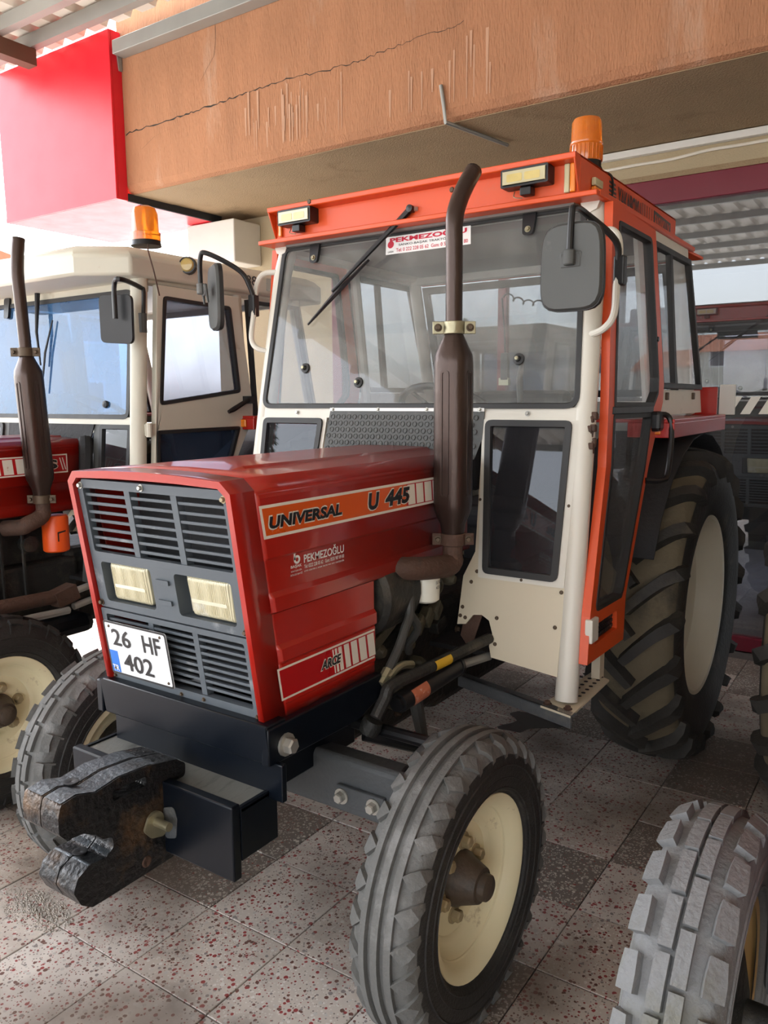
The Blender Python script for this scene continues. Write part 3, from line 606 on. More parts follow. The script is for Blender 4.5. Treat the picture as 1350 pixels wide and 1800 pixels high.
def hood(par, m='red'):
    b = MB(); SO = .0
    # nose ring
    prof = [(-WH, ZB), (-WH, 1.05), (-WH, ZT-.026), (-WH+.026, ZT), (-.12, ZT+.007), (0, ZT+.009), (.12, ZT+.007), (WH-.026, ZT), (WH, ZT-.026), (WH, 1.05), (WH, ZB)]
    inn = [(-WH+.016, ZB), (-WH+.016, 1.05), (-WH+.016, ZT-.034), (-WH+.036, ZT-.016), (-.12, ZT-.012), (0, ZT-.011), (.12, ZT-.012), (WH-.036, ZT-.016), (WH-.016, ZT-.034), (WH-.016, 1.05), (WH-.016, ZB)]
    b.loft([[GP(x, z, .055) for x, z in inn], [GP(x, z, 0) for x, z in inn], [GP(x, z, -.001) for x, z in prof], [GP(x*1.003, z+.0005, .003) for x, z in prof], [GP(x*1.006, z+.002, .072) for x, z in prof]])
    # side pressings
    ribs = [(ZB, 0), (.805, .0), (.808, .003), (.905, .003), (.908, 0), (.915, .009), (.945, .009), (.955, 0), (1.032, 0), (1.038, .009), (1.072, .009), (1.084, 0), (1.160, 0), (1.166, .005), (1.305, .005), (1.312, .002), (ZT-.026, .002)]
    X0 = WH+.001
    for sg in (1, -1):
        low = [r for r in ribs if r[0] <= 1.04]; upr = [r for r in ribs if r[0] >= 1.03]
        b.loft([[(sg*(X0+dx*.2), yf(z)+.072, z) for z, dx in low], [(sg*(X0+dx), yf(z)+.082, z) for z, dx in low], [(sg*(X0+dx), .443, z) for z, dx in low], [(sg*(X0-.012), .445, z) for z, dx in low]])
        b.loft([[(sg*(X0+dx*.2), yf(z)+.072, z) for z, dx in upr], [(sg*(X0+dx), yf(z)+.082, z) for z, dx in upr], [(sg*(X0+dx), .975, z) for z, dx in upr]])
        b.loft([[(sg*(X0+.009), .443, 1.038), (sg*(X0-.03), .443, 1.036)], [(sg*(X0+.009), .975, 1.038), (sg*(X0-.03), .975, 1.036)]])
    top = [(-WH-.003, ZT-.026), (-WH+.026, ZT+.002), (-.14, ZT+.008), (-.132, ZT+.014), (0, ZT+.016), (.132, ZT+.014), (.14, ZT+.008), (WH-.026, ZT+.002), (WH+.003, ZT-.026)]
    top0 = [(x, z-(.006 if abs(x) < .135 else 0)) for x, z in top]
    b.loft([[GP(x, z, .072) for x, z in top0], [GP(x, z, .16) for x, z in top0], [GP(x, z, .20) for x, z in top], [Vector((x, .975, z)) for x, z in top]])
    return b.build('hood', m, par, 14, solid=.003)

def nose(par, plate=True):
    """grille panels with slats, headlights, number plate"""
    gr = MB(); D = .012; E = .040
    fr = fillet([(-.265, .988), (.265, .988), (.267, 1.30), (.245, 1.328), (-.245, 1.328), (-.267, 1.30)], .006)
    op = [rr(-.247, .247, 1.140, 1.306, .008)]
    pk = [rr(-.244, -.030, 1.000, 1.122, .012), rr(.030, .244, 1.000, 1.122, .012)]
    gr.plate(GP, fr, op+pk, D, D+.02)
    for x in (-.0825, .0825): gr.plate(GP, rr(x-.010, x+.010, 1.138, 1.308, .002), [], D+.004, D+.026)
    for s_ in (-1, 1):
        u0, u1 = sorted((s_*.030, s_*.244)); gr.ring(GP, rr(u0, u1, 1.0, 1.122, .012), rr(u0+.012, u1-.012, 1.008, 1.114, .012), D, D+.045)
        gr.plate(GP, rr(u0+.004, u1-.004, 1.004, 1.118, .01), [], D+.04, D+.046)
    for z in (1.087, 1.035): gr.plate(GP, rr(-.024, .024, z-.006, z+.006, .002), [], D-.006, D+.004)
    grille = gr.build('grille', 'grille_grey', par, 25, bevel=.002)
    def slat(z, u0, u1, rec):
        b = MB(); s0 = [(-.0040, 0), (.0040, 0), (.0030, .012), (-.0045, .012)]
        b.loft([[GP(u, z+dz, rec+dd) for dz, dd in s0] for u in (u0, u1)], True, True); b.build('slat', 'grille_grey', grille, 20, bevel=.0015)
    for k in range(7): slat(1.2885-k*.0223, -.25, .25, D+.006)
    g2 = MB(); g2.plate(GP, rr(-.265, .265, .782, .985, .006), [rr(-.247, .247, .806, .970, .006)], D-.003, D+.02)
    for x in (-.080, .080): g2.plate(GP, rr(x-.009, x+.009, .805, .972, .002), [], D+.003, D+.024)
    low = g2.build('lower_grille', 'grille_grey', par, 25, bevel=.002)
    for k in range(8):
        z = .9535-k*.0182; b = MB(); s0 = [(-.0040, 0), (.0040, 0), (.0030, .012), (-.0045, .012)]
        b.loft([[GP(u, z+dz, D+.004+dd) for dz, dd in s0] for u in (-.25, .25)], True, True); b.build('slat', 'grille_grey', low, 20, bevel=.0015)
    for u, z, m in ((-.252, 1.312, 'bolt'), (-.02, 1.318, 'bolt'), (.250, 1.308, 'nut'), (-.258, 1.000, 'bolt_dark'), (.258, 1.000, 'bolt_dark')): hexbolt(MB(), GP(u, z, D), (0, -1, 0), .006, .009).build('screw', m, grille)
    for u, z in ((-.258, .792), (.257, .79), (0, .792), (.08, .795)): hexbolt(MB(), GP(u, z, D-.003), (0, -1, 0), .004, .005).build('screw', 'bolt_dark', low)
    for s_ in (-1, 1):
        c = s_*.142; q = [(c-.066-.008*(s_ < 0), 1.012), (c+.070+.008*(s_ > 0), 1.012), (c+.072, 1.112), (c-.072, 1.112)]
        hl = MB(); n = 6; f0 = fillet(q, .010, 4); f1 = [(c+(u-c)*.93, 1.062+(z-1.062)*.92) for u, z in f0]; f2 = [(c+(u-c)*.86, 1.062+(z-1.062)*.84) for u, z in f0]
        hl.loft([[GP(u, z, D+.042) for u, z in f0], [GP(u, z, D+.016) for u, z in f0], [GP(u, z, D+.011) for u, z in f1], [GP(u, z, D+.009) for u, z in f2]], True, True)
        h_ = hl.build('headlight', 'headlamp', par, 40)
        for k in range(25):
            u = c-.0600+k*.0050; MB().loft([[GP(u-.0019, z, D+.0092), GP(u, z, D+.0080), GP(u+.0019, z, D+.0092)] for z in (1.024, 1.100)]).build('lens_flute', 'headlamp', h_, 60)
        MB().plate(GP, rr(c-.058, c+.058, 1.047, 1.056, .003), [], D+.0074, D+.009).build('lens_band', 'lens_clear', h_, 0, bevel=.0015)
    if plate:
        pl = MB(); pl.plate(GP, rr(-.2405, 0, .810, .958, .008), [], -.010, -.0075)
        p_ = pl.build('number_plate', 'plate_white', par, 0)
        MB().ring(GP, rr(-.2405, 0, .810, .958, .008), rr(-.2355, -.005, .815, .953, .006), -.0105, -.0098).build('plate_border', 'ink', p_, 0)
        MB().plate(GP, [(-.2345, .816), (-.203, .816), (-.203, .876), (-.2345, .876)], [], -.0108, -.0098).build('blue_band', 'plate_blue', p_, 0)
        def tx(s_, u0, u1, z0, z1, m='ink', off=.014): text(s_, GP(u0, z0, -.0112), GP(u1, z0, -.0112), GP(u0, z1, -.0112), m, p_, off=off)
        tx('26', -.212, -.140, .893, .940); tx('HF', -.092, -.026, .893, .940); tx('402', -.182, -.068, .828, .876); tx('TR', -.2315, -.206, .820, .836, 'white_plain')
        for u, z in ((-.219, .944), (-.022, .945), (-.222, .826), (-.018, .823)): MB().lathe([(0, 0), (.004, 0), (.003, .002), (0, .0025)], GP(u, z, -.0105), (0, -1, 0), 10).build('rivet', 'bolt_dark', p_)
    return grille

def front_frame(par, bolts=True):
    b = MB(); b.loft([[(-.287, -.022, .785), (.307, -.022, .785)], [(-.287, -.022, .778), (.307, -.022, .778)], [(-.278, -.015, .690), (.312, -.015, .690)], [(-.278, .02, .690), (.312, .02, .690)]])
    b.box((-.287, -.018, .762), (.307, .05, .785))
    for s_ in (1, -1):
        x = s_*.300; b.loft([[(x-.012, y, z0), (x+.012, y, z0), (x+.012, y, .778), (x-.012, y, .778)] for y, z0 in ((-.018, .688), (.33, .680), (.44, .715))], True, True)
    b.box((-.21, .02, .55), (.21, .45, .70))
    f = b.build('front_frame', 'navy', par, 20, bevel=.004)
    for s_ in (1, -1):
        hexbolt(MB(), (s_*.312, .04, .724), (s_, 0, 0), .019, .028).build('bolt', 'bolt', f)
    MB().box((-.262, .0, .60), (.335, .016, .692)).build('mounting_plate', 'navy', f, 0, bevel=.003)
    return f

def hitch(par):
    t = MB(); x0, x1, yb, yfr, zt = -.285, .292, .028, -.092, .616
    t.box((x0, yfr, zt-.010), (x1, yb, zt))
    tray = t.build('weight_tray', 'tray_steel', par, 0, bevel=.002)
    MB().box((x1-.012, yfr-.001, zt-.125), (x1, yb, zt+.004)).build('side_plate', 'navy', tray, 0, bevel=.002)
    MB().box((x0, yfr-.001, zt-.125), (x0+.012, yb, zt+.004)).build('side_plate', 'navy', tray, 0, bevel=.002)
    MB().box((.062, yfr-.028, zt-.165), (x1-.0, yfr-.002, zt+.014)).build('front_plate', 'navy', tray, 0, bevel=.004)
    MB().box((x0, yfr-.028, zt-.165), (-.062, yfr-.002, zt+.014)).build('front_plate', 'navy', tray, 0, bevel=.004)
    MB().plate(lambda u, z, d: Vector((u, yfr-.0285+d, z)), fillet([(.064, .565), (.10, .577), (.112, .55), (.105, .50), (.066, .487)], .012), [], -.001, .0005).build('worn_patch', 'axle_grey', tray, 0)
    # towing jaw: two cast halves side by side
    up = [(-.048, .648), (-.075, .668), (-.155, .684), (-.24, .690), (-.30, .680), (-.345, .694), (-.385, .688), (-.392, .66), (-.392, .625), (-.376, .606), (-.335, .602), (-.306, .584), (-.288, .566), (-.264, .560), (-.262, .535), (-.285, .520), (-.325, .524), (-.356, .508), (-.368, .480), (-.352, .444), (-.325, .424), (-.285, .424), (-.09, .428), (-.085, .60), (-.05, .62)]
    slot = [(-.258, .640), (-.165, .640), (-.165, .662), (-.258, .666)]
    first = None
    for s_ in (-1, 1):
        a0, a1 = (.0018, .064) if s_ > 0 else (-.064, -.0018)
        b = MB().plate(lambda y, z, d: Vector((d, y, z)), fillet(up, .012, 3), [fillet(slot, .008, 3)], a0, a1)
        o = b.build('tow_jaw', 'cast_iron', par, 30, bevel=.010, seg=3); first = first or o
        MB().plate(lambda y, z, d: Vector((d, y, z)), fillet([(-.262, .535), (-.285, .520), (-.325, .524), (-.356, .508), (-.35, .500), (-.30, .510), (-.27, .515)], .004, 2), [], a0+.003, a1-.003).build('worn_face', 'worn_steel', o, 30)
        MB().loft([[(a0+s_*.004 if s_ > 0 else a0+.004, y, z+.001), (a1-.004, y, z+.001)] for y, z in ((-.06, .659), (-.155, .6845), (-.24, .6905), (-.30, .6805), (-.345, .6945), (-.383, .689))]).build('worn_face', 'worn_steel', o, 30)
    for y, z in ((-.315, .694), (-.305, .524)):
        MB().lathe([(0, -.002), (.017, -.002), (.017, .0025), (.013, .0028), (0, .0005)], (0, y, z-.001), (0, 0, 1), 18).build('pin_hole', 'black', first)
    p_ = MB().tube([(.05, -.150, .545), (.118, -.150, .545)], .0105, 12).lathe([(0, .062), (.024, .062), (.024, .072), (0, .072)], (0, -.150, .545), (1, 0, 0), 18).build('hitch_pin', 'zinc', par)
    MB().plate(lambda y, z, d: Vector((.067+d, y, z)), fillet([(-.185, .535), (-.17, .565), (-.14, .568), (-.13, .53), (-.115, .515), (-.13, .50), (-.165, .51)], .012), [], 0, .006).build('locking_tab', 'zinc', p_)
    MB().lathe([(0, 0), (.014, 0), (.011, .002), (0, .0008)], (.0645, -.176, .455), (1, 0, 0), 14).build('casting_boss', 'rust', first)

def engine(par, filt='filter_white'):
    b = MB().box((-.17, .25, .52), (.17, 1.0, .80)).box((-.12, .20, .62), (.12, .98, 1.04)).box((-.19, .60, .50), (.19, 1.0, .62))
    e = b.build('engine_block', 'engine', par, 0, bevel=.02)
    MB().lathe([(0, 0), (.11, 0), (.125, .015), (.125, .17), (.11, .19), (0, .19)], (.19, .47, .97), (0, 1, .02), 28).build('air_cleaner', 'engine', e)
    MB().box((-.23, .09, .80), (.23, .15, 1.28)).build('radiator', 'black_matt', e, 0)
    fan = MB()
    for k in range(6): a = k*PI/3; fan.obox((.13*math.cos(a), .19, 1.03+.13*math.sin(a)), Vector((math.cos(a), 0, math.sin(a)))*.08, Vector((-math.sin(a)*.025, .012, math.cos(a)*.025)), (0, .001, 0))
    fan.build('fan', 'steel_grey', e, 0)
    rnd_ = random.Random(3)
    for k in range(26):
        y = rnd_.uniform(.45, .98); z = rnd_.uniform(.58, .96); x = .15+rnd_.uniform(.0, .09); s_ = rnd_.uniform(.010, .03)
        if k % 3 == 0: MB().lathe([(0, 0), (s_, 0), (s_, .03), (s_*.6, .045), (0, .045)], (x, y, z), (1, rnd_.uniform(-.3, .3), rnd_.uniform(-.2, .2)), 12).build('engine_fitting', 'engine_tan', e)
        elif k % 3 == 1: MB().obox((x, y, z), (.02, 0, 0), (0, s_*1.2, .01), (0, -.006, s_*.8)).build('engine_cover', 'engine', e, 0, bevel=.005)
        else: hexbolt(MB(), (x+.02, y, z), (1, 0, 0), .008, .014).build('bolt', 'bolt_dark', e)
    for k in range(4): MB().obox((.205, .74+k*.055, .80+.012*k), (.02, 0, 0), (0, .018, .02), (0, -.012, .018)).build('engine_cover', 'engine_tan', e, 0, bevel=.008)
    MB().lathe([(0, 0), (.034, 0), (.034, .02), (.026, .026), (.026, .012), (0, .012)], (.235, .83, .935), (1, -.4, -.2), 20).build('pump_cap', 'engine_tan', e)
    # belt-side casting brackets
    MB().prism([(.20, .50, .82), (.20, .62, .87), (.20, .64, .85), (.20, .52, .79)], (.03, 0, 0)).build('bracket', 'engine_tan', e, 0, bevel=.004)
    of = MB().lathe([(0, .0), (.034, 0), (.041, .006), (.044, .105), (.042, .11), (0, .11)], (.30, .689, .925), (0, 0, 1), 28).build('oil_filter', filt, par)
    return e, of

def hoses(par):
    for L_, xs_, r in (([(90, 300), (250, 440), (400, 590), (470, 710), (440, 790), (395, 850), (392, 930)], [.235, .262, .29, .30, .285, .265, .25], .0125), ([(235, 200), (330, 300), (395, 430), (400, 600), (355, 740), (300, 900), (215, 1090)], [.235, .268, .30, .31, .315, .315, .315], .0135)):
        MB().tube(bez([pX(*zE(*q), x) for q, x in zip(L_, xs_)], 6), r, 10).build('hose', 'hose', par)
    f0_, f1_ = pX(*zE(215, 1090), .315), pX(*zE(150, 1215), .315)
    MB().tube([f0_, f0_.lerp(f1_, .6)], .0165, 8).tube([f0_.lerp(f1_, .6), f1_], .013, 8).build('hose_fitting', 'zinc', par)
    MB().tube(bez([pX(*zE(*q), .325) for q in ((215, 1160), (270, 1090), (340, 1045), (420, 1040))], 6), .0115, 10).build('hose_elbow', 'zinc', par)
    MB().tube([pX(*zE(440, 1270), .365), pX(*zE(470, 1450), .36), pX(*zE(512, 1665), .355)], [.021, .020, .017], 10).build('drain_tube', 'hose', par)
    # drag link and steering cylinder
    a = pX(660, 1262, .36); b_ = pX(687, 1206, .37); c = pX(860, 1122, .41)
    MB().tube(bez([a, a.lerp(b_, .6), b_, b_.lerp(c, .25), b_.lerp(c, .6), c], 5), [.017]*26, 10).build('drag_link', 'engine', par)
    d0 = pX(700, 1236, .36); d1 = pX(800, 1172, .38); d2 = pX(838, 1160, .39)
    cy = MB().tube([d0, d1], .029, 16).tube([d0.lerp(d1, -.04), d0], .022, 12).tube([d1, d1.lerp(d2, .1)], .032, 16).build('steering_cylinder', 'black', par)
    MB().tube([d1, d2, d2+(d2-d1)*.6], .0135, 10).build('cylinder_rod', 'steel_grey', cy)
    ax = (d1-d0).normalized()
    def band(c0, c1, r, m, par_):
        bb = MB(); e1 = Vector((1, 0, 0))-ax*ax.x; e1.normalize(); e2 = ax.cross(e1)
        if e2.z < 0: e2 = -e2
        bb.loft([[q+(e1*math.cos(t)+e2*math.sin(t))*r for t in [(-.9+1.9*k/8) for k in range(9)]] for q in (c0, c1)]); return bb.build('warning_sticker', m, par_)
    band(d0.lerp(d1, .14), d0.lerp(d1, .40), .0295, 'sticker_warn', cy)
    e_ = b_.lerp(c, .38); f_ = b_.lerp(c, .54); axs = ax; ax = (c-b_).normalized()
    band(e_, f_, .0178, 'sticker_yellow', par)
    # joint block at the frame end
    MB().lathe([(0, -.02), (.026, -.02), (.03, 0), (.026, .02), (0, .02)], pX(652, 1276, .33), (.4, .2, 1), 14).build('ball_joint', 'engine', par)
    MB().tube([pX(640, 1290, .30), pX(735, 1312, .40)], .019, 10).build('tie_rod', 'black', par)

def front_axle(par, detail=True):
    y0 = .262
    b = MB(); sec = [(-.0, .0), (.075, .0), (.075, .145), (.0, .145)]
    b.loft([[(x, y0, .452), (x, y0+.085, .452), (x, y0+.085, .590), (x, y0+.012, .602), (x, y0, .590)] for x in (-.49, .49)], True, True)
    a = b.build('front_axle', 'axle_grey', par, 20, bevel=.006)
    for s_ in (-1, 1):
        MB().box((s_*.37-.075, y0-.014, .478), (s_*.37+.075, y0, .532)).build('clamp_plate', 'axle_grey', a, 0, bevel=.003)
        for x in (.315, .415): hexbolt(MB(), (s_*x, y0-.014, .505), (0, -1, 0), .0145, .022).build('bolt', 'bolt', a)
        ring = MB().loft([[(s_*.478+q, y0+.0425+.058*math.cos(t), .524+.082*math.sin(t)) for t in [2*PI*k/24 for k in range(24)]] for q in (-.004, .004)], True, True); ring.build('seal_ring', 'black', a)
        MB().box((s_*.53-.045, y0+.0, .44), (s_*.53+.045, y0+.085, .60)).build('knuckle', 'axle_grey', a, 0, bevel=.018)
        MB().tube([(s_*.535, .30, .30), (s_*.535, .30, .64)], .030, 14).build('king_pin', 'axle_grey', a)
        MB().obox((s_*.52, .345, .640), (.028, .0, 0), (0, .065, .012), (0, 0, .016)).build('steering_arm', 'axle_grey', a, 0, bevel=.012)
        MB().tube([(s_*.535, .298, RF), (s_*.63, .298, RF)], .032, 14).build('stub_axle', 'engine', a)
    MB().tube([(-.50, .40, .635), (.50, .40, .635)], .017, 10).build('track_rod', 'black', a)
    return a

def exhaust(par, x=.345, y=.772, dark=True, lean=0., bend=1., elb=1.):
    def at(z): return Vector((x, y+lean*(z-1.5), z))
    m = 'rust_pipe'
    ex = MB(); n = 24; secs = []
    def oct_(z, hx, hy, k=.55):
        pts = []
        for i in range(n):
            t = 2*PI*i/n+PI/n; c, s_ = math.cos(t), math.sin(t); p_ = 3.2
            f = (abs(c)**p_+abs(s_)**p_)**(-1/p_); pts.append(at(z)+Vector((hx*c*f, hy*s_*f, 0)))
        return pts
    for z, r in ((1.120, .030), (1.150, .034), (1.19, .049), (1.215, .0515), (1.62, .0515), (1.645, .049), (1.705, .024)): secs.append(oct_(z, r, r))
    ex.loft(secs, True, True); e = ex.build('exhaust', m, par, 40)
    for sx, sy in ((0, -1), (1, 0), (0, 1), (-1, 0)):
        n_ = Vector((sx, sy, 0)); t_ = Vector((-sy, sx, 0)); q = rr(-.014, .014, 1.235, 1.60, .014, 5)
        MB().ring(lambda u, z, d: at(z)+n_*(.0515+d)+t_*u, q, inset(q, .006), -.002, .0022).build('pressed_channel', m, e, 40)
    tip = bez([at(1.69), at(1.80), at(1.92), at(2.02), at(2.075)+Vector((0, .024*bend, 0)), at(2.125)+Vector((0, .062*bend, 0)), at(2.178)+Vector((0, .112*bend, 0))], 5)
    MB().tube(tip, [.0245]*15+[.0255]*(len(tip)-15), 16, caps=False).build('tail_pipe', m, e, 40, solid=.002)
    el = bez([at(1.13), at(1.075), at(1.035)+Vector((0, -.012, -.004)), at(1.030)+Vector((-.008, -.075, -.05*(1-elb))), at(1.040)+Vector((-.03, -.17*elb-.02*(1-elb), -.09*(1-elb))), at(1.045)+Vector((-.10, -.23*elb-.04*(1-elb), -.11*(1-elb)))], 5)
    MB().tube(el, [.030]*8+[.034]*(len(el)-8), 16).build('manifold_elbow', 'rust', e, 40)
    for z, mm in ((1.722, 'zinc'), (1.104, 'rust')):
        c = MB().lathe([(.0265 if z > 1.5 else .033, -.018), (.032 if z > 1.5 else .038, -.018), (.032 if z > 1.5 else .038, .018), (.0265 if z > 1.5 else .033, .018)], at(z), (0, 0, 1), 20, True)
        d_ = Vector((.55, .83, 0)).normalized()
        dd = Vector((.83, .55, 0)).normalized()
        for s_ in (-1, 1): c.obox(at(z)+dd*s_*.044+Vector((.55, -.83, 0))*.006, dd*.018, Vector((.55, -.83, 0))*.003, (0, 0, .018))
        k = c.build('clamp', mm if dark else 'bolt_dark', e, 20, bevel=.002)
        for s_ in (-1, 1): hexbolt(MB(), at(z)+dd*s_*.046+Vector((.55, -.83, 0))*.009, (.55, -.83, 0), .008, .012).build('bolt', 'bolt_dark', k)
    return e

def chassis(par):
    b = MB().box((-.17, .95, .46), (.17, 2.35, .84)).box((-.14, 1.9, .84), (.14, 2.3, 1.0))
    c = b.build('gearbox', 'engine', par, 0, bevel=.03)
    MB().tube([(-.60, 2.16, RR), (.60, 2.16, RR)], .09, 18).build('rear_axle', 'engine', c)
    return c
def fender(par, s_, m='red'):
    y0, y1, xo, xi = 1.60, 2.44, .765, .36
    b = MB(); b.box((min(s_*xi, s_*xo), y0, 1.428), (max(s_*xi, s_*xo), y1, 1.442)); b.box((s_*xo-(.008 if s_ > 0 else 0), y0, 1.376), (s_*xo+(0 if s_ > 0 else .008), y1, 1.43)); b.box((min(s_*.60, s_*xo), y0-.004, 1.376), (max(s_*.60, s_*xo), y0+.004, 1.43))
    f = b.build('fender', m, par, 0, bevel=.003)
    arc = [Vector((0, 2.16+.72*math.cos(t)*1.02, .655+.72*math.sin(t))) for t in [R(12+k*13) for k in range(12)]]
    MB().loft([[q+Vector((s_*xi, 0, 0)), q+Vector((s_*(.74), 0, 0))] for q in arc]).build('wheel_arch', 'black_matt', f, 40, solid=.006)
    MB().box((min(s_*.655, s_*.72), y0-.014, 1.388), (max(s_*.655, s_*.72), y0-.004, 1.425)).build('indicator', 'amber', f, 0, bevel=.004)
    return f
def ruv(px, py):      # photo pixel on the cab front plane -> (u, z)
    p_ = onp(px, py, (0, 1, -CS), 1.0204-CS*1.4856); return (p_.x, p_.z)
def ruvs(px, py):     # photo pixel on the cab side plane -> (y, z)
    p_ = onp(px, py, (1, 0, .035), .667+.0525); return (p_.y, p_.z)
def z2(x, y): return (440+x/2.8125, 180+y/2.8125)
def z3(x, y): return (870+x/2.8125, 180+y/2.8125)
def z6(x, y): return (780+x/2.368, 700+y/2.368)
def zD(x, y): return (430+x/3.6486, 830+y/3.6486)
def zE(x, y): return (640+x/5., 960+y/5.)

def decals(par):
    h = .0065
    def HD(y, z, d=0): return HS(y, z, h+d)
    # upper band: cream border, orange field, white bars
    d = MB().plate(HD, [(.010, 1.2115), (.935, 1.2115), (.935, 1.2885), (-.004, 1.2885)], [], 0, .0004).build('side_decal', 'sticker_cream', par, 0)
    MB().plate(HD, [(.017, 1.2185), (.60, 1.2185), (.60, 1.2815), (.005, 1.2815)], [], .0004, .0008).build('orange_field', 'orange_decal', d, 0)
    MB().plate(HD, [(.60, 1.2185), (.93, 1.2185), (.93, 1.2815), (.60, 1.2815)], [], .0004, .0008).build('red_field', 'red_decal', d, 0)
    for k in range(7):
        y = .606+k*.046; MB().plate(HD, [(y+.004, 1.221), (y+.042, 1.221), (y+.036, 1.279), (y-.002, 1.279)], [], .0008, .0011).build('white_bar', 'sticker_cream', d, 0)
    def wr(s_, y0, y1, z0, z1, it=0., off=.03, lift=.0011, m='ink', par_=None, name='lettering'):
        return text(s_, HD(y0, z0, lift), HD(y1, z0, lift), HD(y0, z1, lift), m, par_ or d, name, off, .0004, it)
    for s_, a, b_, c, e in (('UNIVERSAL', .026, .296, 1.2325, 1.2615), ('U', .411, .462, 1.2285, 1.2745), ('445', .490, .614, 1.2285, 1.2745)):
        wr(s_, a-.003, b_+.003, c-.003, e+.003, .12, .06, .0012, 'sticker_cream', name='lettering_outline'); wr(s_, a, b_, c, e, .12, .045, .0020)
    # lower band
    l = MB().plate(HD, [(.058, .8175), (.440, .8175), (.440, .899), (.044, .899)], [], -.0028, -.0024).build('lower_decal', 'sticker_cream', par, 0)
    MB().plate(HD, [(.063, .823), (.440, .823), (.440, .8935), (.051, .8935)], [], -.0024, -.0020).build('red_field', 'red_decal', l, 0)
    for y, w in ((.252, .004), (.262, .008), (.276, .014), (.300, .021), (.330, .026), (.365, .030), (.404, .030)):
        MB().plate(HD, [(y+.010, .826), (y+.010+w, .826), (y+w, .8905), (y, .8905)], [], -.0020, -.0016).build('white_bar', 'sticker_cream', l, 0)
    wr('ARCE', .202, .290, .8465, .8755, .2, .08, -.0014, 'sticker_cream', l, 'lettering_outline'); wr('ARCE', .205, .287, .849, .873, .2, .035, -.0008, 'ink', l)
    # dealer writing in white
    g = -.0048
    q = wr('PEKMEZOĞLU', .151, .310, 1.133, 1.160, 0, .02, g, 'white_plain', par, 'dealer_lettering')
    wr('Tel: 0222 228 05 62   Gsm: 0535 987 89 80', .152, .310, 1.1195, 1.1285, 0, .01, g, 'white_plain', par, 'dealer_lettering')
    wr('OTO CENTER 2. KISIM I BLOK NO: 4/211 ESKİŞEHİR', .152, .310, 1.110, 1.1155, 0, .01, g, 'white_plain', par, 'dealer_lettering')
    wr('BAŞAK', .103, .143, 1.1255, 1.1345, 0, .03, g, 'white_plain', par, 'dealer_lettering'); wr('ESKİŞEHİR', .104, .143, 1.117, 1.1225, 0, .01, g, 'white_plain', par, 'dealer_lettering'); wr('BÖLGE BAYİİ', .102, .145, 1.109, 1.1145, 0, .01, g, 'white_plain', par, 'dealer_lettering')
    e = MB(); HH = lambda y, z, dd=0: HS(y, z, .0016+dd)
    c0 = [(.1265+.0115*math.cos(2*PI*k/20), 1.146+.0105*math.sin(2*PI*k/20)) for k in range(20)]; c1 = [(.1265+.0055*math.cos(2*PI*k/20), 1.146+.005*math.sin(2*PI*k/20)) for k in range(20)]
    e.ring(HH, c0, c1, 0, .0004); e.plate(HH, [(.115, 1.146), (.1205, 1.146), (.1205, 1.176), (.115, 1.174)], [], 0, .0004)
    for k in range(3): e.plate(HH, [(.1215, 1.160+k*.005), (.1265, 1.163+k*.005), (.1265, 1.166+k*.005), (.1215, 1.163+k*.005)], [], 0, .0004)
    e.build('wheat_emblem', 'white_plain', par, 0)

